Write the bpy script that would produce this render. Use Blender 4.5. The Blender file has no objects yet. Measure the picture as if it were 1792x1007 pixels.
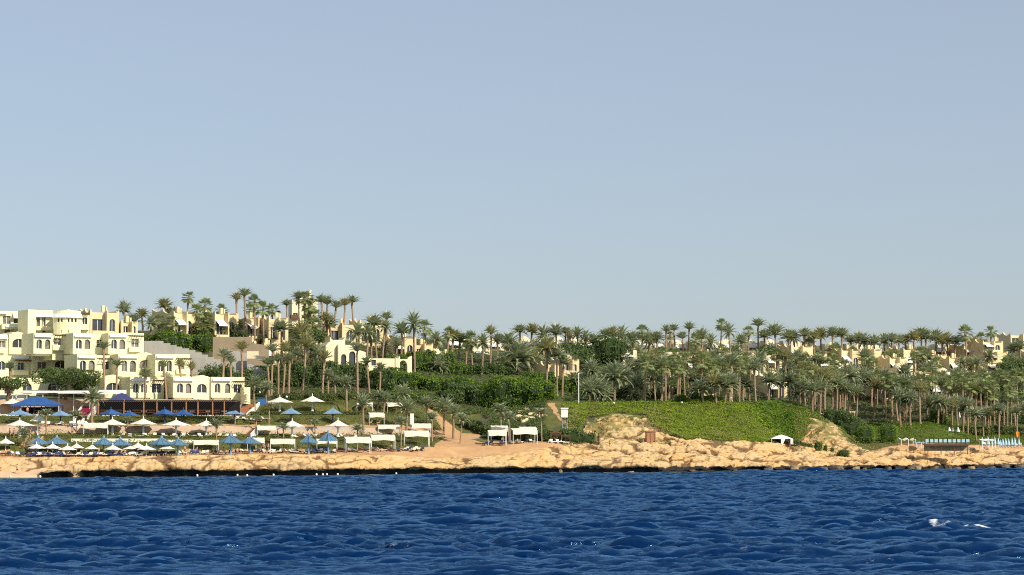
import bpy, math, random
import numpy as np
from mathutils import Vector
from mathutils.geometry import tessellate_polygon
R = math.radians
S = bpy.context.scene
random.seed(7); rng = np.random.default_rng(7)
COL = S.collection

# ---------------------------------------------------------------- camera
FPX = 4000.0; CX = 896.0; CY = 503.5; HZ = 776.0; CAMZ = 6.0
TILT = math.atan((HZ - CY) / FPX)
cam = bpy.data.cameras.new('camera'); camo = bpy.data.objects.new('camera', cam); COL.objects.link(camo)
cam.sensor_width = 36.0; cam.lens = 36.0 * FPX / 1792.0; cam.clip_start = 1.0; cam.clip_end = 20000.0
camo.location = (0, 0, CAMZ); camo.rotation_euler = (math.pi / 2 + TILT, 0, 0)
S.camera = camo
# ---------------------------------------------------------------- light
SUN_EL = 35.0; SUN_AZ = 132.0            # azimuth clockwise from +Y (view direction)
w = bpy.data.worlds.new('World'); S.world = w; w.use_nodes = True
nt = w.node_tree; nt.nodes.clear()
sky = nt.nodes.new('ShaderNodeTexSky'); sky.sky_type = 'NISHITA'; sky.sun_disc = False
sky.sun_elevation = R(SUN_EL); sky.sun_rotation = R(SUN_AZ)
sky.air_density = 1.0; sky.dust_density = 1.0; sky.ozone_density = 2.0
hs = nt.nodes.new('ShaderNodeMix'); hs.data_type = 'RGBA'; hs.blend_type = 'MULTIPLY'; hs.inputs[0].default_value = 1.0
hs.inputs[7].default_value = (0.60, 0.65, 0.75, 1)
bgn = nt.nodes.new('ShaderNodeBackground'); bgn.inputs[1].default_value = 0.085
wo = nt.nodes.new('ShaderNodeOutputWorld')
hz = nt.nodes.new('ShaderNodeMix'); hz.data_type = 'RGBA'; hz.blend_type = 'ADD'; hz.inputs[0].default_value = 1.0; hz.inputs[7].default_value = (3.20, 3.40, 3.50, 1)   # even dust haze over the whole sky
nt.links.new(sky.outputs[0], hs.inputs[6]); nt.links.new(hs.outputs[2], hz.inputs[6]); nt.links.new(hz.outputs[2], bgn.inputs[0]); nt.links.new(bgn.outputs[0], wo.inputs[0])
sl = bpy.data.lights.new('sun', 'SUN'); sl.energy = 5.0; sl.angle = R(0.5); sl.color = (1.0, 0.93, 0.80)
slo = bpy.data.objects.new('sun', sl); COL.objects.link(slo)
SD = Vector((math.sin(R(SUN_AZ)) * math.cos(R(SUN_EL)), math.cos(R(SUN_AZ)) * math.cos(R(SUN_EL)), math.sin(R(SUN_EL))))
slo.rotation_euler = SD.to_track_quat('Z', 'Y').to_euler(); slo.location = (200, 100, 200)
S.view_settings.view_transform = 'Standard'; S.view_settings.look = 'None'
S.view_settings.exposure = 0.0; S.view_settings.gamma = 1.0; S.view_settings.use_curve_mapping = False
S.cycles.filter_width = 1.05; S.cycles.use_denoising = False
S.cycles.max_bounces = 6; S.cycles.diffuse_bounces = 2; S.cycles.glossy_bounces = 3; S.cycles.transmission_bounces = 2

# ---------------------------------------------------------------- helpers
def ray(px, py):
    a = (px - CX) / FPX; v = (CY - py) / FPX
    return a, math.cos(TILT) - v * math.sin(TILT), math.sin(TILT) + v * math.cos(TILT)
def P(px, py, Y):
    a, b, c = ray(px, py); k = Y / b
    return (a * k, Y, CAMZ + c * k)
def X(px, Y): return (px - CX) / FPX * Y
def zof(py, Y): return P(CX, py, Y)[2]

def hash3(i, j, k, seed):
    n = (i * 374761393 + j * 668265263 + k * 2147483647 + seed * 1274126177) & 0xFFFFFFFF
    n = ((n ^ (n >> 13)) * 1274126177) & 0xFFFFFFFF
    n = (n ^ (n >> 16)) & 0xFFFFFFFF
    return n.astype(np.float64) / 4294967295.0
def vnoise(x, y, z=None, seed=0):
    x = np.asarray(x, float); y = np.asarray(y, float); z = np.zeros_like(x) if z is None else np.asarray(z, float)
    i = np.floor(x).astype(np.int64); j = np.floor(y).astype(np.int64); k = np.floor(z).astype(np.int64)
    fx, fy, fz = x - i, y - j, z - k
    fx = fx * fx * (3 - 2 * fx); fy = fy * fy * (3 - 2 * fy); fz = fz * fz * (3 - 2 * fz)
    r = 0
    for a in (0, 1):
        for b in (0, 1):
            for c in (0, 1):
                r = r + hash3(i + a, j + b, k + c, seed) * (fx if a else 1 - fx) * (fy if b else 1 - fy) * (fz if c else 1 - fz)
    return r * 2 - 1
def fbm(x, y, z=None, seed=0, o=4, ridged=False):
    s = 0; a = 1.0; t = 0; f = 1.0
    for q in range(o):
        n = vnoise(np.asarray(x) * f + q * 17.3, np.asarray(y) * f, None if z is None else np.asarray(z) * f, seed + q)
        s = s + a * ((1 - 2 * np.abs(n)) if ridged else n); t += a; a *= 0.5; f *= 2.03
    return s / t
def cells(x, y, seed=0):
    """F1 and F2 distances of 2-d Worley noise"""
    x = np.asarray(x, float); y = np.asarray(y, float); i = np.floor(x).astype(np.int64); j = np.floor(y).astype(np.int64)
    f1 = np.full(x.shape, 9.0); f2 = np.full(x.shape, 9.0); cid = np.zeros(x.shape)
    for a in (-1, 0, 1):
        for b in (-1, 0, 1):
            ii = i + a; jj = j + b; zz = np.zeros_like(ii)
            d = np.hypot(ii + hash3(ii, jj, zz, seed) - x, jj + hash3(ii, jj, zz + 1, seed) - y)
            m = d < f1
            f2 = np.where(m, f1, np.minimum(f2, d)); cid = np.where(m, hash3(ii, jj, zz + 2, seed), cid); f1 = np.where(m, d, f1)
    return f1, f2, cid

def mesh_np(name, V, F, mat, parent=None, smooth=False, attr=None):
    V = np.asarray(V, np.float32); F = np.asarray(F, np.int32); k = F.shape[1]
    me = bpy.data.meshes.new(name); me.vertices.add(len(V)); me.vertices.foreach_set('co', V.ravel())
    me.loops.add(F.size); me.loops.foreach_set('vertex_index', F.ravel())
    me.polygons.add(len(F)); me.polygons.foreach_set('loop_start', np.arange(0, F.size, k, dtype=np.int32))
    me.polygons.foreach_set('loop_total', np.full(len(F), k, np.int32))
    me.polygons.foreach_set('use_smooth', np.full(len(F), smooth))
    me.materials.append(mat)
    if attr:
        for an, av in attr.items():
            at = me.attributes.new(an, 'FLOAT', 'POINT'); at.data.foreach_set('value', np.asarray(av, np.float32))
    me.update(calc_edges=True)
    o = bpy.data.objects.new(name, me); COL.objects.link(o)
    if parent: o.parent = parent
    return o

class MB:
    """collects shapes and links them as ONE mesh object"""
    def __init__(self, fr=None): self.v = []; self.f = []; self.fr = fr; self.smooth = False
    def add(self, vs, fs):
        n = len(self.v)
        for p in vs:
            self.v.append(self.fr.w(*p) if self.fr else tuple(p))
        for f in fs: self.f.append(tuple(n + i for i in f))
    def box(self, x0, x1, y0, y1, z0, z1):
        self.add([(x0,y0,z0),(x1,y0,z0),(x1,y1,z0),(x0,y1,z0),(x0,y0,z1),(x1,y0,z1),(x1,y1,z1),(x0,y1,z1)],
                 [(3,2,1,0),(4,5,6,7),(0,1,5,4),(1,2,6,5),(2,3,7,6),(3,0,4,7)]); return self
    def hull8(self, pts): self.add(pts, [(3,2,1,0),(4,5,6,7),(0,1,5,4),(1,2,6,5),(2,3,7,6),(3,0,4,7)]); return self
    def tube(self, pts, rs, n=8, cap=True):
        vs = []; m = len(pts)
        for i, (p, r) in enumerate(zip(pts, rs)):
            a = Vector(pts[max(i-1, 0)]); b = Vector(pts[min(i+1, m-1)]); d = (b - a).normalized()
            u = d.cross(Vector((0, 1, 0)) if abs(d.y) < .9 else Vector((1, 0, 0))).normalized(); v = d.cross(u)
            for k in range(n):
                t = 2 * math.pi * k / n; q = Vector(p) + (u * math.cos(t) + v * math.sin(t)) * r; vs.append(tuple(q))
        fs = [(i*n+k, i*n+(k+1) % n, (i+1)*n+(k+1) % n, (i+1)*n+k) for i in range(m-1) for k in range(n)]
        if cap: fs += [tuple(range(n))[::-1], tuple((m-1)*n+k for k in range(n))]
        self.add(vs, fs); return self
    def lathe(self, prof, n=16, cx=0, cy=0, cz=0, ph=0, sq=None):
        vs = []
        for r, z in prof:
            for k in range(n):
                t = 2 * math.pi * k / n + ph; vs.append((cx + r * math.cos(t), cy + r * math.sin(t), cz + z))
        m = len(prof)
        self.add(vs, [(i*n+k, i*n+(k+1) % n, (i+1)*n+(k+1) % n, (i+1)*n+k) for i in range(m-1) for k in range(n)]); return self
    def wall(self, outline, holes, y0, depth, rev=.3):
        """vertical panel in the frame's x-z plane with real openings; outline ccw (seen from the front) list of (x,z)"""
        loops = [outline] + holes
        tri = tessellate_polygon([[Vector((x, z, 0)) for x, z in lp] for lp in loops])
        flat = [p for lp in loops for p in lp]
        self.add([(x, y0, z) for x, z in flat], tri)
        n = len(outline)
        vs = [(x, y0, z) for x, z in outline] + [(x, y0 + depth, z) for x, z in outline]
        self.add(vs, [(i, (i+1) % n, n+(i+1) % n, n+i) for i in range(n)] + [tuple(range(n, 2*n))])
        for h in holes:
            m = len(h)
            self.add([(x, y0, z) for x, z in h] + [(x, y0 + rev, z) for x, z in h], [(i, (i+1) % m, m+(i+1) % m, m+i) for i in range(m)])
        return self
    def build(self, name, mat, parent=None, smooth=None):
        me = bpy.data.meshes.new(name); vs = self.v
        if parent is not None and self.fr is not None:
            l = parent.location; vs = [(x - l[0], y - l[1], z - l[2]) for x, y, z in vs]
        me.from_pydata(vs, [], self.f); me.materials.append(mat)
        if smooth or self.smooth:
            for p in me.polygons: p.use_smooth = True
        me.update()
        o = bpy.data.objects.new(name, me); COL.objects.link(o)
        if parent is not None: o.parent = parent
        return o

class Fr:
    """a building's own frame: origin, turned rz about z"""
    def __init__(self, o, rz=0): self.o = o; self.c = math.cos(R(rz)); self.s = math.sin(R(rz))
    def w(self, x, y, z): return (self.o[0] + x*self.c - y*self.s, self.o[1] + x*self.s + y*self.c, self.o[2] + z)
    def px(self, px, py, y=0.0):
        """local (x, z) where the line of sight through a photo pixel meets the local plane y"""
        a, b, c = ray(px, py)
        # camera in local coords
        dx, dy = -self.o[0], -self.o[1]
        lx, ly = dx*self.c + dy*self.s, -dx*self.s + dy*self.c
        ra, rb = a*self.c + b*self.s, -a*self.s + b*self.c
        k = (y - ly) / rb
        return lx + ra*k, CAMZ + c*k - self.o[2]

LABELS = {}
def tag(o, label=None, cat=None, group=None, kind=None):
    if label:
        o['label'] = label
        LABELS[label] = LABELS.get(label, 0) + 1
    if cat: o['category'] = cat
    if group: o['group'] = group
    if kind: o['kind'] = kind
    return o
def empty(name, loc, rz=0):
    o = bpy.data.objects.new(name, None); COL.objects.link(o); o.location = loc; o.rotation_euler = (0, 0, rz); o.empty_display_size = .5
    return o
def copy_tree(o, parent=None):
    kids = list(o.children)
    c = o.copy(); COL.objects.link(c); c.parent = parent
    for ch in kids: copy_tree(ch, c)
    return c
class Proto:
    def __init__(self, make): self.make = make; self.o = None
    def put(self, loc, rz=0, scale=None, label=None, cat=None, group=None):
        if self.o is None: self.o = self.make(); o = self.o
        else: o = copy_tree(self.o)
        o.location = loc; o.rotation_euler = (0, 0, rz)
        o.scale = (1, 1, 1) if scale is None else ((scale,)*3 if not isinstance(scale, tuple) else scale)
        tag(o, label, cat, group); return o
ORD = 'first second third fourth fifth sixth seventh eighth ninth tenth eleventh twelfth thirteenth fourteenth fifteenth sixteenth seventeenth eighteenth nineteenth twentieth'.split()
ORD += ['twenty-' + w_ for w_ in ORD[:9]] + ['thirtieth'] + ['thirty-' + w_ for w_ in ORD[:9]]

# ---------------------------------------------------------------- materials
def mat(name, col, rough=.8, var=.15, vs=1.0, bump=0.0, bs=4.0, col2=None, spec=.3, isl=0.0, trans=0.0, det=6.0, bd=.1):
    m = bpy.data.materials.new(name); m.use_nodes = True; t = m.node_tree; b = t.nodes['Principled BSDF']; L = t.links
    b.inputs['Roughness'].default_value = rough; b.inputs['Specular IOR Level'].default_value = spec
    tc = t.nodes.new('ShaderNodeTexCoord')
    nz = t.nodes.new('ShaderNodeTexNoise'); nz.inputs['Scale'].default_value = vs; nz.inputs['Detail'].default_value = det; nz.inputs['Roughness'].default_value = .6
    L.new(tc.outputs['Object'], nz.inputs['Vector'])
    mr = t.nodes.new('ShaderNodeMapRange'); mr.inputs[1].default_value = .3; mr.inputs[2].default_value = .7
    fac = nz.outputs[0]
    if isl:
        g = t.nodes.new('ShaderNodeNewGeometry'); mx = t.nodes.new('ShaderNodeMix'); mx.data_type = 'FLOAT'; mx.inputs[0].default_value = isl
        L.new(nz.outputs[0], mr.inputs[0]); L.new(mr.outputs[0], mx.inputs[2]); L.new(g.outputs['Random Per Island'], mx.inputs[3]); fac = mx.outputs[0]
    else:
        L.new(nz.outputs[0], mr.inputs[0]); fac = mr.outputs[0]
    c2 = col2 or tuple(c * (1 - var) for c in col); c1 = col if col2 else tuple(min(1, c * (1 + var)) for c in col)
    mc = t.nodes.new('ShaderNodeMix'); mc.data_type = 'RGBA'; mc.inputs[6].default_value = (*c2, 1); mc.inputs[7].default_value = (*c1, 1)
    L.new(fac, mc.inputs[0]); L.new(mc.outputs[2], b.inputs['Base Color'])
    if bump:
        n2 = t.nodes.new('ShaderNodeTexNoise'); n2.inputs['Scale'].default_value = bs; n2.inputs['Detail'].default_value = 8
        L.new(tc.outputs['Object'], n2.inputs['Vector'])
        bp = t.nodes.new('ShaderNodeBump'); bp.inputs['Strength'].default_value = bump; bp.inputs['Distance'].default_value = bd
        L.new(n2.outputs[0], bp.inputs['Height']); L.new(bp.outputs[0], b.inputs['Normal'])
    if trans:
        tr = t.nodes.new('ShaderNodeBsdfTranslucent'); ms = t.nodes.new('ShaderNodeMixShader'); ms.inputs[0].default_value = trans
        L.new(mc.outputs[2], tr.inputs[0]); L.new(b.outputs[0], ms.inputs[1]); L.new(tr.outputs[0], ms.inputs[2]); L.new(ms.outputs[0], t.nodes['Material Output'].inputs[0])
    m['mix'] = mc.name
    return m
M = dict(
    hotel=mat('pale yellow render', (.84, .77, .46), .85, .07, .12, .12, 3, det=3),
    villa=mat('sand coloured render', (.76, .60, .34), .9, .08, .3, .2, 3),
    villa2=mat('pale sand render', (.82, .70, .45), .9, .08, .3, .2, 3),
    tanwall=mat('shaded tan render', (.36, .27, .17), .9, .12, .3, .3, 2),
    greywall=mat('grey rendered wall', (.42, .39, .33), .9, .15, .3, .3, 2),
    white=mat('white fabric', (.85, .82, .74), .8, .06, 1, .1, 4),
    whitep=mat('white paint', (.82, .80, .74), .6, .05, 2),
    canvas=mat('cream canvas', (.80, .74, .58), .85, .06, 1, .1, 4),
    blue=mat('faded blue shade cloth', (.09, .18, .26), .75, .25, 1.5, .2, 6),
    blue2=mat('bright blue shade cloth', (.03, .10, .28), .7, .2, 1.5, .2, 6),
    paleblue=mat('pale blue cloth', (.42, .60, .72), .8, .1, 2),
    bluegrey=mat('blue grey cloth', (.18, .30, .44), .8, .15, 2),
    navy=mat('navy cloth', (.03, .05, .14), .8, .2, 2),
    navyroof=mat('navy roof cloth', (.05, .055, .15), .8, .2, 2),
    red=mat('dark red carpet', (.22, .02, .05), .85, .2, 2),
    glass=mat('dark window glass', (.05, .055, .06), .15, .3, .4, spec=.5),
    glass2=mat('curtained window glass', (.20, .17, .13), .35, .5, .8, spec=.5),
    stonewall=mat('sandy rubble wall', (.60, .42, .22), .95, .2, 1.2, .9, 2.2, col2=(.42, .28, .14), bd=.2),
    redwall=mat('reddish rendered wall', (.34, .15, .09), .9, .15, 1, .2, 3),
    wood=mat('weathered brown timber', (.16, .075, .04), .8, .3, 3, .2, 10),
    wood2=mat('orange brown timber posts', (.36, .17, .08), .75, .25, 3, .2, 10),
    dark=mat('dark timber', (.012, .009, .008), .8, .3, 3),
    metal=mat('grey metal', (.35, .35, .35), .5, .1, 2),
    rock=None,
    boulder=mat('boulder stone', (.50, .36, .19), .92, .2, .8, .9, 2.5, col2=(.05, .038, .025), bd=.25),
    sand=mat('orange sand', (.56, .34, .16), .95, .1, .35, .5, 3, col2=(.46, .26, .12), bd=.12),
    beach=mat('pink beach sand', (.60, .40, .25), .95, .08, .5, .2, 3),
    grass=mat('clipped green ground', (.17, .16, .04), .95, .2, .5, .8, 6, col2=(.07, .085, .018), bd=.2),
    earth=mat('brown planted earth', (.13, .115, .055), .95, .2, .2, .8, 4, col2=(.035, .05, .018), bd=.3),
    paving=mat('terrace paving', (.46, .33, .22), .9, .1, 1),
    leaf=mat('hedge leaves', (.21, .32, .02), .6, .3, .35, isl=.6, trans=.25, col2=(.045, .10, .010)),
    wet=mat('wet dark boulder stone', (.20, .145, .09), .7, .2, .8, .9, 2.5, col2=(.025, .02, .016), bd=.25),
    leafb=mat('clipped bright leaves', (.22, .34, .02), .6, .3, .35, isl=.5, trans=.25, col2=(.07, .15, .012)),
    leafd=mat('dark tree leaves', (.16, .23, .055), .6, .3, .35, isl=.6, trans=.25, col2=(.04, .07, .018)),
    leafy=mat('sunny ground cover leaves', (.31, .39, .025), .65, .3, .10, isl=.45, trans=.25, col2=(.14, .22, .012)),
    leafo=mat('olive hedge leaves', (.19, .20, .04), .65, .3, .2, isl=.6, trans=.2, col2=(.07, .09, .018)),
    dry=mat('dry scrub', (.36, .27, .10), .8, .3, .35, isl=.6, col2=(.13, .13, .04)),
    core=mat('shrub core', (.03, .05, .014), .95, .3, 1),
    frond=mat('date palm fronds', (.64, .66, .40), .36, .3, .8, isl=.6, trans=.3, col2=(.19, .25, .11), spec=.8),
    fan=mat('fan palm leaves', (.44, .48, .18), .42, .3, .8, isl=.6, trans=.3, col2=(.10, .15, .05), spec=.5),
    frond2=mat('yellowing palm fronds', (.70, .64, .30), .40, .3, .8, isl=.6, trans=.3, col2=(.26, .27, .10), spec=.6),
    rachis=mat('palm rachis', (.22, .20, .08), .7, .2, 2),
    bark=mat('palm bark', (.50, .34, .21), .95, .25, 5, 1.0, 9, col2=(.26, .15, .08), bd=.15),
    bark2=mat('grey palm bark', (.46, .31, .20), .95, .25, 5, 1.0, 9, col2=(.20, .13, .08), bd=.15),
    skirt=mat('dead frond skirt', (.36, .24, .14), .95, .3, 3, 1.0, 8, bd=.15),
    trunk=mat('tree bark', (.14, .09, .055), .95, .3, 3),
    skin=mat('skin', (.50, .28, .18), .6, .05, 3),
    hair=mat('dark hair', (.03, .02, .015), .7, .2, 3),
    cloth1=mat('dark swimwear', (.03, .05, .12), .8, .1, 3),
    orange=mat('orange cloth', (.75, .22, .03), .8, .1, 3),
    yellow=mat('yellow cloth', (.75, .65, .05), .8, .1, 3),
)
def rock_mat():
    m = bpy.data.materials.new('limestone'); m.use_nodes = True; t = m.node_tree; L = t.links; b = t.nodes['Principled BSDF']
    b.inputs['Roughness'].default_value = .92; b.inputs['Specular IOR Level'].default_value = .2
    tc = t.nodes.new('ShaderNodeTexCoord'); N = lambda s, d=8: (lambda n: (n.inputs['Scale'].__setattr__('default_value', s), n.inputs['Detail'].__setattr__('default_value', d), L.new(tc.outputs['Object'], n.inputs['Vector']), n)[-1])(t.nodes.new('ShaderNodeTexNoise'))
    def mixc(f, a, c):
        x = t.nodes.new('ShaderNodeMix'); x.data_type = 'RGBA'
        for k, q in ((0, f), (6, a), (7, c)):
            if hasattr(q, 'links'): L.new(q, x.inputs[k])
            else: x.inputs[k].default_value = q
        return x.outputs[2]
    def rng_(o, a, c, d=0., e=1.):
        x = t.nodes.new('ShaderNodeMapRange'); x.interpolation_type = 'SMOOTHSTEP'
        L.new(o, x.inputs[0]); x.inputs[1].default_value = a; x.inputs[2].default_value = c; x.inputs[3].default_value = d; x.inputs[4].default_value = e; return x.outputs[0]
    c = mixc(rng_(N(.12).outputs[0], .35, .65), (.62, .385, .16, 1), (.57, .40, .205, 1))
    c = mixc(rng_(N(1.1, 10).outputs[0], .45, .68, 0, .35), c, (.42, .27, .13, 1))
    c = mixc(rng_(N(.5, 10).outputs[0], .55, .7, 0, .25), c, (.66, .50, .29, 1))
    at = t.nodes.new('ShaderNodeAttribute'); at.attribute_name = 'crack'
    c = mixc(rng_(at.outputs['Fac'], 0, 1, 0, .9), c, (.13, .07, .035, 1))
    # wet, algae-dark tide band (height in the place, not shade)
    sep = t.nodes.new('ShaderNodeSeparateXYZ'); L.new(tc.outputs['Object'], sep.inputs[0])
    ad = t.nodes.new('ShaderNodeMath'); ad.operation = 'MULTIPLY_ADD'; ad.inputs[1].default_value = 1.6; L.new(N(.6, 6).outputs[0], ad.inputs[0]); L.new(sep.outputs[2], ad.inputs[2])
    at2 = t.nodes.new('ShaderNodeAttribute'); at2.attribute_name = 'tide'
    wet = rng_(ad.outputs[0], 1.75, 2.0, 1, 0)
    mu = t.nodes.new('ShaderNodeMath'); mu.operation = 'MULTIPLY'; L.new(wet, mu.inputs[0]); L.new(at2.outputs['Fac'], mu.inputs[1])
    c = mixc(mu.outputs[0], c, (.030, .026, .022, 1))
    at3 = t.nodes.new('ShaderNodeAttribute'); at3.attribute_name = 'moss'
    c = mixc(at3.outputs['Fac'], c, (.17, .16, .045, 1))
    L.new(c, b.inputs['Base Color'])
    bp = t.nodes.new('ShaderNodeBump'); bp.inputs['Strength'].default_value = .9; bp.inputs['Distance'].default_value = .5
    L.new(N(1.1, 9).outputs[0], bp.inputs['Height']); L.new(bp.outputs[0], b.inputs['Normal'])
    return m
M['rock'] = rock_mat()

# ---------------------------------------------------------------- terrain
# shore distance along each sight line, and height profiles inland (s metres behind the shoreline, row in the photo)
WL = [(-600, 838), (0, 836), (300, 834), (560, 832), (800, 829), (960, 828), (1200, 826), (1400, 824), (1500, 823), (1650, 822), (1792, 820.5), (2400, 815)]
def Y0(px): return CAMZ * FPX / (np.interp(px, [a for a, _ in WL], [b for _, b in WL]) - HZ)
HOT = [(13, 797), (14, 786), (20, 768), (28, 764), (29, 757), (30, 746), (36, 744), (44, 728), (60, 726), (60.6, 699), (75, 697), (85, 693), (100, 645), (112, 590), (150, 583), (220, 580)]
TC = {
    -300: [(0, 'z0.2'), (3, 'z1.2'), (4, 'z2.0'), (5, 801)] + HOT,
    60: [(0, 'z0.2'), (3, 'z1.2'), (4, 'z2.0'), (5, 801)] + HOT,
    140: [(0, 'z1.9'), (3, 'z2.8'), (5, 801)] + HOT,
    240: [(0, 'z1.9'), (3, 'z2.9'), (5, 800)] + HOT,
    300: [(0, 'z1.9'), (3, 'z3.1'), (5, 798)] + HOT[:11] + [(86, 690), (93, 650), (104, 606), (115, 592), (150, 582), (220, 578)],
    400: [(0, 'z1.9'), (3, 'z3.2'), (5, 797), (12, 794)] + HOT[1:11] + [(88, 690), (98, 665), (106, 640), (116, 606), (125, 594), (150, 585), (220, 578)],
    455: [(0, 'z1.9'), (3, 'z3.3'), (5, 796), (12, 793), (14, 786), (20, 770), (28, 765), (29, 758), (30, 748), (36, 745), (44, 727), (52, 724), (60, 708), (66, 700), (80, 692), (98, 670), (110, 640), (120, 615), (135, 600), (160, 585), (220, 575)],
    560: [(0, 'z1.8'), (3, 'z3.2'), (5, 796), (12, 792), (20, 771), (28, 766), (29, 760), (30, 748), (36, 746), (42, 727), (52, 723), (53, 711), (60, 703), (68, 696), (80, 690), (95, 668), (108, 646), (122, 622), (140, 598), (160, 582), (220, 570)],
    700: [(0, 'z1.8'), (3, 'z2.9'), (6, 796), (12, 788), (20, 772), (28, 763), (29, 758), (30, 750), (36, 745), (44, 727), (52, 723), (53, 712), (60, 705), (68, 699), (80, 690), (95, 668), (108, 655), (122, 642), (140, 625), (170, 603), (220, 592)],
    740: [(0, 'z1.8'), (3, 'z2.6'), (7, 800), (13, 783), (20, 774), (28, 766), (36, 750), (44, 735), (52, 725), (60, 708), (68, 702), (80, 692), (95, 670), (108, 657), (122, 646), (150, 620), (220, 595)],
    800: [(0, 'z1.6'), (3, 'z2.2'), (8, 801), (14, 782), (22, 774), (32, 764), (45, 748), (60, 728), (72, 706), (82, 690), (95, 670), (108, 660), (122, 650), (150, 625), (220, 598)],
    880: [(0, 'z1.6'), (3, 'z2.2'), (9, 797), (15, 780), (24, 775), (32, 768), (45, 748), (60, 726), (72, 706), (82, 690), (95, 670), (108, 661), (122, 652), (150, 630), (220, 600)],
    950: [(0, 'z1.6'), (3, 'z2.4'), (9, 792), (15, 775), (24, 771), (34, 755), (46, 728), (56, 706), (66, 699), (80, 693), (100, 680), (122, 664), (150, 640), (220, 603)],
    1010: [(0, 'z1.6'), (4, 'z2.8'), (9, 798), (14, 779), (22, 771), (34, 742), (44, 719), (52, 709), (75, 705), (100, 692), (130, 670), (150, 652), (220, 605)],
    1080: [(0, 'z1.5'), (4, 'z2.7'), (10, 796), (15, 779), (22, 768), (30, 745), (37, 725), (46, 713), (56, 708), (75, 706), (100, 696), (150, 656), (220, 606)],
    1150: [(0, 'z1.5'), (4, 'z2.6'), (10, 798), (15, 776), (20, 771), (30, 751), (40, 727), (50, 711), (58, 708), (75, 706), (100, 696), (150, 656), (220, 606)],
    1200: [(0, 'z1.5'), (4, 'z3.0'), (9, 787), (14, 772), (18, 768), (32, 742), (46, 713), (56, 708), (75, 706), (100, 696), (150, 656), (220, 606)],
    1300: [(0, 'z1.5'), (4, 'z3.0'), (9, 787), (14, 774), (18, 768), (32, 740), (46, 712), (56, 707), (75, 705), (100, 695), (150, 655), (220, 606)],
    1370: [(0, 'z1.3'), (4, 'z2.8'), (9, 795), (14, 782), (20, 773), (34, 742), (47, 713), (57, 707), (75, 705), (100, 695), (150, 657), (220, 607)],
    1420: [(0, 'z1.2'), (4, 'z2.4'), (9, 800), (15, 789), (22, 780), (34, 760), (46, 733), (55, 718), (75, 715), (100, 702), (150, 662), (220, 610)],
    1456: [(0, 'z1.2'), (4, 'z2.2'), (9, 804), (15, 794), (22, 784), (32, 768), (44, 745), (56, 741), (75, 737), (100, 718), (150, 668), (220, 615)],
    1500: [(0, 'z1.2'), (4, 'z2.2'), (9, 803), (15, 793), (22, 781), (32, 777), (45, 772), (60, 762), (75, 745), (100, 722), (150, 670), (220, 618)],
    1560: [(0, 'z1.2'), (4, 'z2.4'), (8, 798), (12, 783), (15, 778), (32, 777), (45, 772), (60, 752), (75, 742), (100, 720), (150, 670), (220, 618)],
    1640: [(0, 'z1.2'), (4, 'z2.4'), (8, 796), (12, 785), (14, 779), (32, 777), (38, 768), (52, 748), (70, 742), (100, 716), (150, 670), (220, 618)],
    1700: [(0, 'z1.2'), (4, 'z2.4'), (8, 796), (12, 784), (14, 780), (32, 779), (45, 774), (60, 764), (80, 745), (100, 720), (150, 670), (220, 618)],
    1800: [(0, 'z1.2'), (4, 'z2.4'), (8, 796), (12, 786), (14, 782), (32, 781), (45, 777), (60, 768), (80, 750), (100, 725), (150, 672), (220, 618)],
    2200: [(0, 'z1.2'), (4, 'z2.4'), (8, 796), (12, 786), (14, 782), (32, 781), (45, 777), (60, 768), (80, 750), (100, 725), (150, 672), (220, 618)],
}
PXG = np.arange(-700, 2501, 4.0)
SG = np.concatenate([np.arange(0, 70, .3), np.arange(70, 130, .6), np.arange(130, 221, 3.0), np.arange(240, 1500, 60.0)])
def build_table():
    keys = sorted(TC); T = np.zeros((len(keys), len(SG)))
    for i, k in enumerate(keys):
        y0 = float(Y0(k)); ss = []; zz = []
        for s, v in TC[k]:
            ss.append(s); zz.append(float(v[1:]) if isinstance(v, str) else zof(v, y0 + s))
        zend = zz[-1]; ss += [1500]; zz += [zend + 6]
        T[i] = np.interp(SG, ss, zz)
    D = np.empty((len(PXG), len(SG)))
    for j in range(len(SG)): D[:, j] = np.interp(PXG, keys, T[:, j])
    k = np.exp(-.5 * (np.arange(-8, 9) / 3.0) ** 2); k /= k.sum()
    pad = np.pad(D, ((8, 8), (0, 0)), mode='edge')
    D = sum(k[i] * pad[i:i + len(PXG)] for i in range(17))
    s = SG[None, :]; x = (PXG[:, None] - CX) / FPX * (Y0(PXG)[:, None] + s)
    # the slope beyond the marquee folds into a gully beside the rocky knoll
    gp = 1394 - (s - 20) * 1.3; D -= 4.6 * np.exp(-((PXG[:, None] - gp) / 33) ** 2) * np.clip((s - 18) / 8, 0, 1) * np.clip((60 - s) / 12, 0, 1)
    rp = 1180 + (60 - s) * 4.6; D += 2.2 * np.exp(-((PXG[:, None] - rp) / 30) ** 2) * np.clip((s - 17) / 6, 0, 1) * np.clip((58 - s) / 10, 0, 1)
    D += fbm(x * .05, s * .07, seed=6, o=3) * .8 * np.clip((s - 16) / 8, 0, 1) * np.clip((58 - s) / 6, 0, 1) * ((PXG[:, None] > 1010) & (PXG[:, None] < 1480))
    kp = np.exp(-((PXG[:, None] - 1105) / 42) ** 2); D += .5 * kp * np.exp(-((s - 30) / 7) ** 2) + .8 * np.exp(-((PXG[:, None] - 1440) / 22) ** 2) * np.exp(-((s - 36) / 8) ** 2)
    D += fbm(x * .09, s * .09 + 30, seed=5, o=3) * np.clip((s - 62) / 40, 0, 1) * 1.2
    return D
TZ = build_table()
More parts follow.
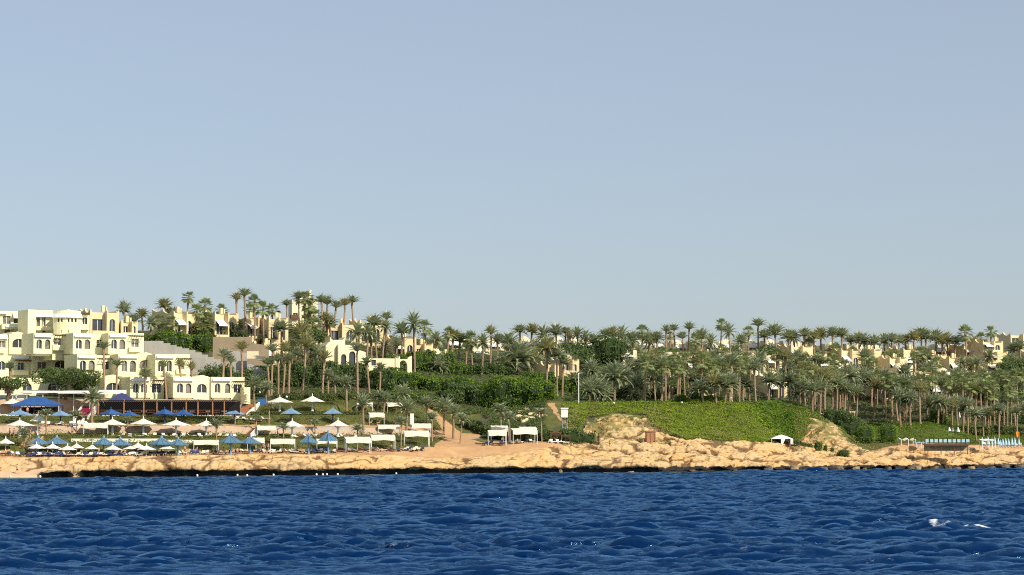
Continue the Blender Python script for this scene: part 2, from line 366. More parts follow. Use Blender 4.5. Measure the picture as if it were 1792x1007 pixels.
def TH(px, s):
    px = np.asarray(px, float); s = np.asarray(s, float)
    i = np.clip((px - PXG[0]) / 4.0, 0, len(PXG) - 1.001); i0 = i.astype(int); fi = i - i0
    j0 = np.clip(np.searchsorted(SG, s, side='right') - 1, 0, len(SG) - 2); fj = np.clip((s - SG[j0]) / (SG[j0+1] - SG[j0]), 0, 1)
    return (TZ[i0, j0]*(1-fi)*(1-fj) + TZ[i0+1, j0]*fi*(1-fj) + TZ[i0, j0+1]*(1-fi)*fj + TZ[i0+1, j0+1]*fi*fj)
def W(px, s):
    """world point of the ground at sight-line column px, s metres behind the shore"""
    y = float(Y0(px)) + s; return (X(px, y), y, float(TH(px, s)))
def gs(px, py, smin=1.5):
    """s where the line of sight through (px, py) first meets the ground"""
    ss = np.arange(smin, 260, .1); y = float(Y0(px)) + ss
    a, b, c = ray(px, py); rz_ = CAMZ + c * y / b
    hit = np.nonzero(TH(px, ss) >= rz_)[0]
    return float(ss[hit[0]]) if len(hit) else 230.0
def G(px, py, smin=1.5):
    return W(px, gs(px, py, smin))
def pxof(x, y): return CX + FPX * x / y
def ground_z(x, y):
    px = pxof(x, y); return float(TH(px, max(0.0, y - float(Y0(px)))))

def rock_limit(px):
    return np.interp(px, [-300, 430, 560, 700, 760, 860, 940, 1000, 1030, 1130, 1160, 1200, 1300, 1380, 1420, 1460, 1500, 1530, 1560, 2200],
                     [5.2, 5.2, 5.0, 5.5, 6.0, 9, 10, 14, 34, 37, 24, 15, 15, 17, 44, 50, 20, 12, 11.5, 11.5])
def category(px, s, n):
    """0 rock 1 sand 2 grass 3 earth 4 paving 5 beach"""
    c = np.full(px.shape, 3)
    j = s + n * 1.2
    c = np.where(px < 860, np.select([j < 13.2, j < 20.5, s < 28.9, s < 30.2, j < 36.3, j < 44.3, s < 60.7, j < 75], [1, 2, 2, 4, 1, 2, 4, 2], 3), c)
    c = np.where((px >= 440) & (px < 860), np.select([j < 13.5, j < 27, s < 28.9, s < 30.2, j < 36.3, j < 52, j < 66], [1, 2, 2, 4, 1, 2, 2], 3), c)
    pa = np.interp(s, [10, 16, 30, 45, 58, 66], [820, 812, 800, 780, 755, 738]); pw = np.interp(s, [10, 18, 30, 60], [60, 48, 18, 8])
    c = np.where((np.abs(px - pa) < pw) & (s < 64) & (px >= 700), 1, c)
    c = np.where((px >= 855) & (px < 1040), np.select([j < 26, j < 34], [1, 3], 2), c)
    c = np.where((px >= 985) & (px < 1040), np.select([j < 20, j < 40], [1, 3], 2), c)
    c = np.where((np.abs(px - (963 + (56 - s) * 1.25) - n * 3) < np.interp(s, [34, 52, 58], [3, 4, 9])) & (s > 34) & (s < 58), 1, c)
    c = np.where((px >= 840) & (px < 952) & (s > 30) & (s < 60), 3, c)
    c = np.where((px >= 1040), 2, c)
    c = np.where((px >= 1520), np.select([s < 31], [1], 2), c)
    c = np.where((px >= 1490) & (px < 1570) & (s > 14) & (s < 50), 2, c)
    c = np.where(s > 78, 3, c)
    c = np.where(s < rock_limit(px) + n * np.interp(px, [990, 1030, 1170, 1190, 1370, 1390, 1470, 1490], [1.3, 6, 6, 1.3, 1.5, 7, 7, 1.5]), 0, c)
    c = np.where((px < 120 + n * 20) & (s < 2.6) & (px > -400), 5, c)
    return c

def make_terrain():
    pc = np.concatenate([np.arange(-700, -120, 12), np.arange(-120, 1920, 1.7), np.arange(1920, 2500, 12)]).astype(float)
    sr = np.concatenate([np.arange(.15, 22, .22), np.arange(22, 76, .45), np.arange(76, 130, 1.2), np.arange(130, 225, 5), [260, 320, 420, 600, 900, 1400]])
    # under-cut shelf rows: A overhang, B plain beach
    A = [(2.4, -1.5), (2.4, 0.0), (2.6, .35), (2.5, .7), (2.1, .9), (1.4, 1.0), (.7, .98), (.2, 1.05), (.0, 1.25), (.02, 1.6)]
    B = [(-6, -1.2), (-3, -.5), (-2, -.3), (-1.2, -.15), (-.8, -.08), (-.5, -.02), (-.3, .04), (-.2, .08), (-.1, .12), (.0, .18)]
    k = np.interp(pc, [-700, 62, 84, 120, 132, 146, 1150, 1200, 2500], [0, 0, 1, 1, .3, 1, 1, .85, .8])
    k = k * np.where(pc > 1150, np.clip(.62 + fbm(pc * .035, pc * 0, seed=7, o=3) * 1.3, .15, 1.1), np.where(pc > 150, np.clip(.95 + fbm(pc * .03, pc * 0, seed=8, o=3) * .4, .6, 1.1), 1))
    nn = len(A); m = len(sr) + nn; n = len(pc)
    s = np.zeros((n, m)); z = np.zeros((n, m))
    jit = fbm(pc * .03, pc * 0, seed=3, o=4)
    for j in range(nn):
        s[:, j] = A[j][0] * k + B[j][0] * (1 - k) + jit * .9 * k * (1 if j > 1 else .3)
        z[:, j] = A[j][1] * k + B[j][1] * (1 - k)
    s[:, nn:] = sr[None, :]; z[:, nn:] = TH(pc[:, None] + 0 * sr[None, :], sr[None, :] + 0 * pc[:, None])
    blend = np.clip(1 - (s[:, nn:] / 3), 0, 1); s[:, nn:] += jit[:, None] * .9 * k[:, None] * blend
    y = Y0(pc)[:, None] + s; x = X(pc[:, None], y)
    lim = rock_limit(pc)[:, None]
    ck = np.array([i for i in range(m)])[None, :] < nn
    rockm = np.clip((lim + .8 - s) / 1.6, 0, 1)
    rockm = np.where(s < .3, 1, rockm) * np.where(ck, k[:, None], 1)
    rockm = rockm * np.where((pc[:, None] < 110) & (s < 2.4), .15, 1)
    # blocky limestone
    al = s * .5 + z * .8
    wx = x + fbm(x * .3, al * .3, seed=11) * 1.5; wy = al + fbm(x * .3, al * .3, seed=12) * 1.5
    f1, f2, cid = cells(wx * .11, wy * .30, 2)
    g1, g2, gid = cells(wx * .34 + 9, wy * .62, 4)
    rough = np.interp(pc, [-300, 300, 560, 800, 1000, 1150, 1600, 2200], [.6, 1.0, 1.0, .75, 1.1, 1.45, 1.15, 1.1])[:, None]
    d = (1.0 * np.clip((f2 - f1) * 3.2, 0, 1) ** .7 + .30 * cid + .22 * np.clip((g2 - g1) * 2.5, 0, 1) + .12 * gid - 1.0)
    d += fbm(x * .5, al * .6, z * .5, seed=21, o=5) * .42 + fbm(x * 1.3, al * 1.6, seed=22, o=4, ridged=True) * .14 + fbm(x * 2.2, al * 2.2, seed=23, o=3) * .18
    d += fbm(x * .16, al * 2.4, seed=25, o=4, ridged=True) * .38
    d += -np.clip(fbm(x * .12 + 5, al * .15, seed=31, o=4, ridged=True) - .55, 0, 1) * 3.0
    d = d * rough * rockm * .8
    # move along the rough normal of the face (towards the sea and up)
    tide_zone = np.clip((z - .0) / .5, 0, 1)
    y2 = y - d * .9 * np.where(z < -.4, 0, 1); z2 = z + d * .55 * np.clip(z / 1.5, 0, 1)
    x = x + fbm(x * .7, al * .7, seed=41, o=3) * .25 * rockm
    gn = fbm(x * .35, y * .35, seed=51, o=4)
    soft = np.clip((s - 5) / 4, 0, 1) * (1 - rockm)
    z2 = z2 + gn * .22 * soft + fbm(x * .05, y * .05, seed=52, o=2) * .0
    crack = np.clip(1 - (f2 - f1) * 7, 0, 1) * 1.3 + np.clip(1 - (g2 - g1) * 8, 0, 1) * .8
    crack = np.clip(crack * (fbm(x * .2, al * .2, seed=61) > -.2), 0, 1)
    tide = np.interp(pc, [-300, 60, 75, 118, 128, 140, 150, 1160, 1230, 1900], [0, 0, 1, 1, .2, .3, 1, 1, 1, 1])[:, None] + 0 * s
    moss = np.clip((fbm(x * .25, s * .25, seed=71, o=5) * .5 + fbm(x * 1.4, s * 1.4, seed=72, o=3) * .9 + np.interp(pc, [900, 1000, 1060, 1160, 1200, 1400, 1430, 1500, 1540, 1600], [-1, -.1, .1, -.45, -.9, -.9, -.15, -.15, -.3, -1])[:, None] + (s - 24) * .03) * 3, 0, .8)
    moss = moss * (s > 3)
    V = np.stack([x, y2, z2], -1).reshape(-1, 3)
    idx = np.arange(n * m).reshape(n, m)
    F = np.stack([idx[:-1, :-1], idx[1:, :-1], idx[1:, 1:], idx[:-1, 1:]], -1)
    pcc = (pc[:-1] + pc[1:])[:, None] / 2 + np.zeros((1, m - 1)); sc = (s[:-1, :-1] + s[1:, 1:]) / 2
    nzc = gn[:-1, :-1] * 2
    cat = category(pcc, sc, nzc)
    cat = np.where(np.arange(m - 1)[None, :] < nn, np.where((k[:-1, None] < .2) & (pcc < 200), 5, 0), cat)
    names = {0: ('rocky_shore', 'rock'), 1: ('sand_ground', 'sand'), 2: ('grass_ground', 'grass'), 3: ('hillside', 'earth'), 4: ('terrace_paving', 'paving'), 5: ('beach', 'beach')}
    at = dict(crack=crack.ravel(), tide=tide.ravel(), moss=moss.ravel())
    for c, (nm, mt) in names.items():
        f = F[cat == c]
        if not len(f): continue
        u, inv = np.unique(f, return_inverse=True)
        o = mesh_np(nm, V[u], inv.reshape(-1, 4), M[mt], smooth=True, attr={a: v[u] for a, v in at.items()} if c == 0 else None)
        tag(o, kind='structure')
make_terrain()

# ---------------------------------------------------------------- sea
def make_sea():
    N = 1024; L = 190.0; r = np.random.default_rng(11)
    kx = 2 * np.pi * np.fft.fftfreq(N, L / N); KX, KY = np.meshgrid(kx, kx, indexing='ij'); K = np.hypot(KX, KY); K[0, 0] = 1e-6
    kp = 2 * np.pi / 8.0; wd = np.array([-.28, -.96])
    ca = (KX * wd[0] + KY * wd[1]) / K
    spec = np.exp(-1.1 * (kp / K) ** 2) / K ** 2.95 * (np.abs(ca) ** 4 + .06) * np.exp(-(K * .07) ** 2)
    spec[0, 0] = 0
    h = np.fft.ifft2(np.sqrt(spec) * (r.normal(size=(N, N)) + 1j * r.normal(size=(N, N))))
    H = np.fft.fft2(h.real); amp = .235 / h.real.std()
    hh = h.real * amp; dx = np.fft.ifft2(H * (-1j) * KX / K).real * amp; dy = np.fft.ifft2(H * (-1j) * KY / K).real * amp
    def samp(A, x, y):
        u = (x / L * N) % N; v = (y / L * N) % N; i = u.astype(int) % N; j = v.astype(int) % N; fu = u - np.floor(u); fv = v - np.floor(v)
        i1 = (i + 1) % N; j1 = (j + 1) % N
        return A[i, j]*(1-fu)*(1-fv) + A[i1, j]*fu*(1-fv) + A[i, j1]*(1-fu)*fv + A[i1, j1]*fu*fv
    us = np.linspace(-1300, 1300, 1500)
    ys = [60.0]
    while ys[-1] < 575: ys.append(ys[-1] + float(np.interp(ys[-1], [60, 120, 300, 575], [.16, .22, .45, .6])))
    ys = np.array(ys); Y_, U_ = np.meshgrid(ys, us, indexing='ij'); X_ = U_ / FPX * Y_
    ch = 1.45
    c2, s2 = math.cos(.25), math.sin(.25)
    XS = X_ * .48; z = samp(hh, XS, Y_); ax = samp(dx, XS, Y_) * .8; ay = samp(dy, XS, Y_)
    xr, yr = (X_ * .48 * c2 + Y_ * s2) * 2.6 + 40, (-X_ * .48 * s2 + Y_ * c2) * 2.6 + 9
    z += samp(hh, xr, yr) * .5; bx = samp(dx, xr, yr); by = samp(dy, xr, yr)
    ax += .42 * (bx * c2 - by * s2); ay += .42 * (bx * s2 + by * c2)
    # patches of calmer and rougher water, calmer close to shore
    gust = .85 + .35 * fbm(X_ * .012, Y_ * .02, seed=81, o=3) + .5 * fbm(X_ * .05, Y_ * .12, seed=82, o=2)
    sh = np.clip((Y0(np.clip(U_ + CX, -600, 2400)) - Y_ + 3) / 45, .12, 1)
    foam = np.zeros_like(z)
    def crest(px, py, half, hgt, fo):
        nonlocal z, foam
        a, b, c = ray(px, py + 3); yy = -CAMZ / c * b; xx = a / b * yy
        g = np.exp(-((Y_ - yy - (X_ - xx) * .12) / .75) ** 2) * np.exp(-np.abs((X_ - xx) / half) ** 4)
        z += g * hgt / np.maximum(gust * sh, .1)
        if fo: foam = np.maximum(foam, g ** 1.1 * fo * (1 - .25 * np.exp(-((X_ - xx) / half / .35) ** 2)) )
    crest(1678, 926, 2.9, .26, .95); crest(1405, 924, 1.6, .2, .34); crest(1300, 837, 4, .3, .5); crest(1790, 850, 3, .3, .55)
    crest(545, 868, 2.2, .3, .5); crest(172, 932, .9, .2, .5); crest(1630, 908, 2.0, .2, .3); crest(1650, 885, 3.4, .35, 0); crest(1640, 940, 5, .3, 0); crest(1210, 880, .6, .2, .3)
    foam = foam * np.clip(.85 + .9 * vnoise(X_ * 1.7, Y_ * 2.2, seed=9) + .9 * vnoise(X_ * 5, Y_ * 5, seed=10), 0, 1.2)
    cr = random.Random(3)
    for _ in range(16): crest(cr.uniform(0, 1792), cr.uniform(850, 990), cr.uniform(.3, 1.3), .12, cr.uniform(.3, .5))
    z *= gust * sh; ax *= gust * sh * ch; ay *= gust * sh * ch
    Jx = np.gradient(ax, axis=1) / np.gradient(X_, axis=1); Jy = np.gradient(ay, axis=0) / np.gradient(Y_, axis=0)
    fold = 1 + Jx + Jy
    foam = np.maximum(foam, np.clip((-.12 - fold) * 1.4, 0, .6) * (vnoise(X_ * .15, Y_ * .15, seed=5) > .1))
    nearshore = np.exp(-((Y0(U_ + CX) - Y_ + .4) / 1.2) ** 2) * (vnoise(X_ * .4, Y_ * .1, seed=8) > .0) * .7
    foam = np.maximum(foam, nearshore)
    edge = np.clip(np.minimum(Y_ - 60, 575 - Y_) / 5, 0, 1) * np.clip((1300 - np.abs(U_)) / 40, 0, 1)
    V = np.stack([X_ + ax * edge, Y_ + ay * edge, z * edge], -1).reshape(-1, 3)
    ny, nx = Y_.shape; idx = np.arange(ny * nx).reshape(ny, nx)
    F = np.stack([idx[:-1, :-1], idx[:-1, 1:], idx[1:, 1:], idx[1:, :-1]], -1).reshape(-1, 4)
    # flat water all around: towards and behind the camera, and out to both sides
    c0 = idx[0, 0]; c1 = idx[0, -1]; d0 = idx[-1, 0]; d1 = idx[-1, -1]; B = len(V)
    far = np.array([(-6000, -4000, 0), (6000, -4000, 0), (6000, 575, 0), (-6000, 575, 0), (-6000, 60, 0), (6000, 60, 0)], float)
    V = np.vstack([V, far])
    F = np.vstack([F, [[B, B+1, c1, c0]], [[B, c0, d0, B+3]], [[B+1, B+2, d1, c1]]])
    fo = np.concatenate([foam.ravel(), np.zeros(6)])
    m = bpy.data.materials.new('sea water'); m.use_nodes = True; t = m.node_tree; Lk = t.links; b = t.nodes['Principled BSDF']
    # water body colour under a fresnel-weighted sky reflection
    b.inputs['Roughness'].default_value = .5; b.inputs['Specular IOR Level'].default_value = .0
    gl = t.nodes.new('ShaderNodeBsdfGlossy'); gl.inputs['Roughness'].default_value = .10; gl.inputs['Color'].default_value = (.38, .70, 1.0, 1)
    fr_ = t.nodes.new('ShaderNodeFresnel'); fr_.inputs[0].default_value = 1.333; wm = t.nodes.new('ShaderNodeMixShader')
    tc = t.nodes.new('ShaderNodeTexCoord')
    mp = t.nodes.new('ShaderNodeMapping'); mp.inputs['Scale'].default_value = (.55, 1.7, 1); mp.inputs['Rotation'].default_value = (0, 0, .15); Lk.new(tc.outputs['Object'], mp.inputs[0])
    nz = t.nodes.new('ShaderNodeTexNoise'); nz.inputs['Scale'].default_value = 1.6; nz.inputs['Detail'].default_value = 5; nz.inputs['Roughness'].default_value = .65; Lk.new(mp.outputs[0], nz.inputs['Vector'])
    bp = t.nodes.new('ShaderNodeBump'); bp.inputs['Strength'].default_value = .9; bp.inputs['Distance'].default_value = .09
    Lk.new(nz.outputs[0], bp.inputs['Height']); Lk.new(bp.outputs[0], b.inputs['Normal']); Lk.new(bp.outputs[0], gl.inputs['Normal']); Lk.new(bp.outputs[0], fr_.inputs['Normal']); Lk.new(fr_.outputs[0], wm.inputs[0]); Lk.new(b.outputs[0], wm.inputs[1]); Lk.new(gl.outputs[0], wm.inputs[2])
    n2 = t.nodes.new('ShaderNodeTexNoise'); n2.inputs['Scale'].default_value = .05; n2.inputs['Detail'].default_value = 6; Lk.new(mp.outputs[0], n2.inputs['Vector'])
    cm = t.nodes.new('ShaderNodeMix'); cm.data_type = 'RGBA'; cm.inputs[6].default_value = (.0001, .009, .044, 1); cm.inputs[7].default_value = (.0003, .022, .092, 1); Lk.new(n2.outputs[0], cm.inputs[0])
    at = t.nodes.new('ShaderNodeAttribute'); at.attribute_name = 'foam'
    n3 = t.nodes.new('ShaderNodeTexNoise'); n3.inputs['Scale'].default_value = 6.0; n3.inputs['Detail'].default_value = 10; n3.inputs['Roughness'].default_value = .7; Lk.new(tc.outputs['Object'], n3.inputs['Vector'])
    ma = t.nodes.new('ShaderNodeMath'); ma.operation = 'ADD'; Lk.new(at.outputs['Fac'], ma.inputs[0]); Lk.new(n3.outputs[0], ma.inputs[1])
    mr = t.nodes.new('ShaderNodeMapRange'); mr.inputs[1].default_value = .9; mr.inputs[2].default_value = 1.45; Lk.new(ma.outputs[0], mr.inputs[0])
    df = t.nodes.new('ShaderNodeBsdfDiffuse'); df.inputs[0].default_value = (.8, .82, .85, 1)
    ms = t.nodes.new('ShaderNodeMixShader'); Lk.new(mr.outputs[0], ms.inputs[0]); Lk.new(wm.outputs[0], ms.inputs[1]); Lk.new(df.outputs[0], ms.inputs[2]); Lk.new(ms.outputs[0], t.nodes['Material Output'].inputs[0])
    Lk.new(cm.outputs[2], b.inputs['Base Color'])
    tag(mesh_np('sea', V, F, m, smooth=True, attr={'foam': fo}), kind='structure')
    # sea bed far below closes the place
make_sea()

# ---------------------------------------------------------------- foliage
def leaf_cards(Pn, N, size, r, jit=.75):
    """one rhombic leaf spray per point; Pn (n,3) positions, N (n,3) outward normals"""
    n = len(Pn); N = N + r.normal(size=(n, 3)) * jit; N /= np.linalg.norm(N, axis=1)[:, None] + 1e-9
    a = np.cross(N, r.normal(size=(n, 3))); a /= np.linalg.norm(a, axis=1)[:, None] + 1e-9; b = np.cross(N, a)
    sz = (size * r.uniform(.55, 1.25, n))[:, None]
    V = np.stack([Pn - a * sz * .5, Pn + b * sz * .30 + N * sz * .1, Pn + a * sz * .5, Pn - b * sz * .30 + N * sz * .1], 1).reshape(-1, 3)
    return V, np.arange(4 * n).reshape(n, 4)
def ellipsoid_core(c, rad, e=1.0, n=10):
    vs = []; fs = []
    for i in range(n + 1):
        t = math.pi * i / n
        for j in range(n):
            p = 2 * math.pi * j / n
            f = lambda v: math.copysign(abs(v) ** e, v)
            vs.append((c[0] + rad[0]*f(math.sin(t))*f(math.cos(p)), c[1] + rad[1]*f(math.sin(t))*f(math.sin(p)), c[2] + rad[2]*f(math.cos(t))))
    for i in range(n):
        for j in range(n): fs.append((i*n+j, i*n+(j+1) % n, (i+1)*n+(j+1) % n, (i+1)*n+j))
    return vs, fs
def bush_mesh(balls, size, dens, seed, lump=.18, e=1.0):
    r = np.random.default_rng(seed); PV = []; NV = []
    B = np.array([[*c, *rd] for c, rd in balls], float)
    for c, rd in balls:
        c = np.array(c, float); rd = np.array(rd, float)
        area = 4 * math.pi * ((rd[0]*rd[1])**1.6 / 3 + (rd[0]*rd[2])**1.6 / 3 + (rd[1]*rd[2])**1.6 / 3) ** (1/1.6)
        n = int(area * dens); d = r.normal(size=(n, 3)); d /= np.linalg.norm(d, axis=1)[:, None]
        dd = np.sign(d) * np.abs(d) ** e
        lu = 1 + lump * fbm(d[:, 0]*2.2 + c[0], d[:, 1]*2.2 + c[1], d[:, 2]*2.2 + c[2], seed=seed, o=3)*1.6
        p = c + dd * rd * (lu * (1 - np.abs(r.normal(size=n)) * .07))[:, None]
        nn = d / rd; nn /= np.linalg.norm(nn, axis=1)[:, None]
        keep = np.ones(n, bool)
        for k in range(len(B)):
            q = (p - B[k, :3]) / B[k, 3:]
            keep &= (np.abs(q) ** (2 / e)).sum(1) > .62
        keep &= p[:, 2] > c[2] - rd[2] * .98
        PV.append(p[keep]); NV.append(nn[keep])
    return leaf_cards(np.concatenate(PV), np.concatenate(NV), size, r)
def bush(name, loc, balls, size=.4, dens=16, mt='leaf', label=None, cat='bush', group=None, lump=.18, e=1.0, seed=1, core=.80, kind=None):
    root = empty(name, loc); tag(root, label, cat, group, kind)
    V, F = bush_mesh(balls, size, dens, seed, lump, e)
    mesh_np('foliage', V, F, M[mt], root)
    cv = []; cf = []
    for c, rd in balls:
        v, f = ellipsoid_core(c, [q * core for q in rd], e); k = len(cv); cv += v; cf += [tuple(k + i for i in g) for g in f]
    mesh_np('branches', cv, cf, M['core'], root)  # added opaque dark core, stops the view through the leaves
    return root
def hedge_line(name, pts, wid, hgt, label, mt='leaf', step=None, size=.42, dens=14, cat='hedge', e=.62, lump=.14, seed=1, group=None, lift=0.0):
    """pts: list of (px, s, height factor) along the ground"""
    Wp = [(Vector(W(a, b)), h) for a, b, *q in pts for h in [q[0] if q else 1.0]]
    o = Wp[0][0]; step = step or wid * .75; balls = []
    for (p, h0), (q, h1) in zip(Wp[:-1], Wp[1:]):
        n = max(1, int((q - p).length / step))
        for i in range(n + 1):
            t = i / n; c = p.lerp(q, t); h = (h0 + (h1 - h0) * t) * hgt; gz = ground_z(c.x, c.y)
            r_ = random.uniform(.94, 1.07)
            q_ = lump / .2; ox, oy = random.uniform(-.22, .22) * wid * q_, random.uniform(-.2, .2) * wid * q_; ra = random.uniform(.88, 1.2)
            balls.append(((c.x - o.x + ox, c.y - o.y + oy, gz - o.z + h * .44 * r_ + lift), (wid * .62 * ra, wid * .55 * ra, h * .56 * r_)))
            if lump > .13:
                for _ in range(2): balls.append(((c.x - o.x + random.uniform(-.5, .5) * wid, c.y - o.y - random.uniform(.0, .45) * wid, gz - o.z + h * random.uniform(.35, .85)), (wid * .33, wid * .33, h * .24)))
    return bush(name, o, balls, size, dens, mt, label, cat, group, lump, e, seed)

# ---------------------------------------------------------------- palms
def frond(vl, fl, az, el, L, droop, r, leaf=.5, nst=15, up=.55, curl=0):
    """arching rachis with two rows of pointed leaflets"""
    ca, sa = math.cos(az), math.sin(az); pts = []; x = z = 0.0; e = el; seg = L / nst
    for i in range(nst + 1):
        pts.append((x, z, e)); x += math.cos(e) * seg; z += math.sin(e) * seg; e -= droop / nst * (.4 + 1.4 * i / nst)
    W_ = lambda x, y, z: (x * ca - y * sa, x * sa + y * ca, z)
    # rachis: a narrow three-sided strip
    n0 = len(vl)
    for i, (x, z, e) in enumerate(pts):
        wv = .045 * (1 - i / (nst + 1))
        vl.extend([W_(x, -wv, z), W_(x, wv, z), W_(x, 0, z - wv * 1.4)])
    for i in range(nst):
        a = n0 + 3 * i
        for u, v in ((0, 1), (1, 2), (2, 0)): fl.append((a+u, a+v, a+3+v, a+3+u))
    for i in range(1, nst + 1):
        x, z, e = pts[i]; t = i / nst
        ll = leaf * (math.sin(min(1, t * 1.15 + .12) * math.pi) ** .55 * .9 + .12) * r.uniform(.85, 1.15)
        for sd in (-1, 1):
            for hlf in (0, .5):
                bx = x - math.cos(e) * seg * hlf; bz = z - math.sin(e) * seg * hlf
                fw = .55 + .35 * t; dx = math.cos(e) * fw; dz = math.sin(e) * fw + up * .5 - .18 * r.random()
                sy = sd * (.85 - .35 * t)
                k = math.sqrt(dx*dx + dz*dz + sy*sy); tip = (bx + dx/k*ll, sy/k*ll, bz + dz/k*ll)
                wq = .11
                a = len(vl)
                vl.extend([W_(bx - math.cos(e)*wq, 0, bz - math.sin(e)*wq), W_(bx + math.cos(e)*wq, 0, bz + math.sin(e)*wq),
                           W_(tip[0]*.45 + bx*.55 + wq*.6, tip[1]*.45, tip[2]*.45 + bz*.55 + .01), W_(*tip)])
                fl.append((a, a+1, a+2, a+3))
def date_crown_mesh(seed, n=52, emin=-25, emax=84, L=3.0, droop=1.0, bias=1.0, wind=0.0):
    r = random.Random(seed); vl = []; fl = []
    for i in range(n):
        t = (i + .5) / n; az = i * 2.39996 + r.uniform(-.25, .25)
        el = R(emax - (emax - emin) * t ** bias + r.uniform(-7, 7))
        az += wind * math.sin(az - math.pi)   # blown a little one way
        frond(vl, fl, az, el, L * r.uniform(.85, 1.1) * (.8 + .2 * math.sin(t * 3)), droop * r.uniform(.7, 1.3) * (.6 + .7 * t), r, leaf=.44 + .14 * L / 3 + .08)
    return vl, fl
def fan_crown_mesh(seed, n=34):
    r = random.Random(seed); vl = []; fl = []
    for i in range(n):
        t = (i + .5) / n; az = i * 2.39996 + r.uniform(-.3, .3); el = R(82 - 118 * t + r.uniform(-8, 8)); pl = r.uniform(.8, 1.15); bl = r.uniform(.85, 1.1)
        ca, sa = math.cos(az), math.sin(az); W_ = lambda x, y, z: (x*ca - y*sa, x*sa + y*ca, z)
        ex, ez = math.cos(el), math.sin(el); hx, hz = ex * pl, ez * pl
        a = len(vl); vl.extend([W_(0, -.03, 0), W_(0, .03, 0), W_(hx, .02, hz), W_(hx, -.02, hz)]); fl.append((a, a+1, a+2, a+3))
        tl = el - .25 - .35 * t; fx, fz = math.cos(tl), math.sin(tl); nxx, nzz = -fz, fx
        for k in range(13):
            th = (k - 6) / 6 * 1.45; L_ = bl * (1 - .18 * abs(th)) * r.uniform(.9, 1.08)
            d = lambda q, rr: (hx + fx*math.cos(q)*rr + nxx*.05*rr, math.sin(q)*rr, hz + fz*math.cos(q)*rr - .22*rr*rr*(.4 + abs(q)*.4) + nzz*.04*rr)
            a = len(vl); vl.extend([W_(hx, 0, hz), W_(*d(th - .11, L_*.62)), W_(*d(th, L_)), W_(*d(th + .11, L_*.62))]); fl.append((a, a+1, a+2, a+3))
    return vl, fl
def trunk_mesh(seed, kind='date', r0=.24):
    r = random.Random(seed); m = MB(); dx, dy = r.uniform(-.35, .35), r.uniform(-.3, .3); pts = []; rs = []; n = 22
    for i in range(n + 1):
        t = i / n; pts.append((dx * math.sin(t * 1.6) , dy * t * t, t))
        base = r0 * (1.25 if t < .04 else 1.0) * (1 - .12 * t)
        if kind == 'date': base *= 1 + (.45 if t > .94 else .28 if t > .88 else 0)
        if kind == 'fan': base *= .82 + (.5 if t > .78 else 0)
        rs.append(base * (1 + .07 * (-1) ** i))
    # rings are built as short steps, so the outline is rough like old leaf bases
    m.tube(pts, rs, 8); return m, (pts[-1][0], pts[-1][1])
class PalmKind:
    def __init__(self, name, crown, crown_mat, trunks, bark):
        self.name = name; self.crown = crown; self.cm = crown_mat; self.tr = trunks; self.bark = bark; self.cme = None; self.tme = {}
    def put(self, loc, h, sc, rz, label, group, r):
        if self.cme is None:
            vl, fl = self.crown()
            o = mesh_np('crown', vl, fl, M[self.cm]); self.cme = o.data; bpy.data.objects.remove(o)
        ti = r.randrange(len(self.tr))
        if ti not in self.tme:
            m, top = trunk_mesh(*self.tr[ti]); o = m.build('trunk', M[self.bark], smooth=False); self.tme[ti] = (o.data, top); bpy.data.objects.remove(o)
        td, top = self.tme[ti]
        root = empty(self.name, loc, rz); root.rotation_euler = (r.gauss(0, .035), r.gauss(0, .035), rz); tag(root, label, 'fan palm' if self.name == 'fan_palm' else 'date palm', group)
        t = bpy.data.objects.new('trunk', td); COL.objects.link(t); t.parent = root; t.scale = (sc**.4, sc**.4, h)
        c = bpy.data.objects.new('crown', self.cme); COL.objects.link(c); c.parent = root
        c.location = (top[0] * sc**.4, top[1] * sc**.4, h - .1); uu = r.uniform(.88, 1.12); c.scale = (sc * uu, sc * uu, sc * r.uniform(.82, 1.18))
        c.rotation_euler = (r.uniform(-.08, .08), r.uniform(-.08, .08), r.uniform(0, 6.28))
        return root
TRD = [(i, 'date') for i in (1, 2, 3, 4)]; TRF = [(i, 'fan') for i in (5, 6, 7)]
PK = {
 'v': [PalmKind('date_palm', (lambda s=s: date_crown_mesh(s, 38, 24, 87, 2.9, .75, .95)), 'frond2' if s == 3 else 'frond', TRD, 'bark') for s in (1, 2, 3)],
 'd': [PalmKind('date_palm', (lambda s=s: date_crown_mesh(s, 52 if s != 20 else 34, 4 if s != 20 else -30, 87, 3.0, .85)), 'frond2' if s == 6 else 'frond', TRD, 'bark2') for s in (4, 5, 20, 6, 21)],
 'b': [PalmKind('date_palm', (lambda s=s: date_crown_mesh(s, 66, -4, 86, 3.3, 1.1)), 'frond', TRD, 'skirt') for s in (7, 8)],
 'f': [PalmKind('fan_palm', (lambda s=s: fan_crown_mesh(s)), 'fan', TRF, 'skirt') for s in (9, 10, 11)],
 's': [PalmKind('date_palm', (lambda s=s: date_crown_mesh(s, 26, 5, 80, 2.3, 1.15)), 'frond', [(12, 'date', .15), (13, 'date', .14)], 'bark') for s in (14, 15)],
}
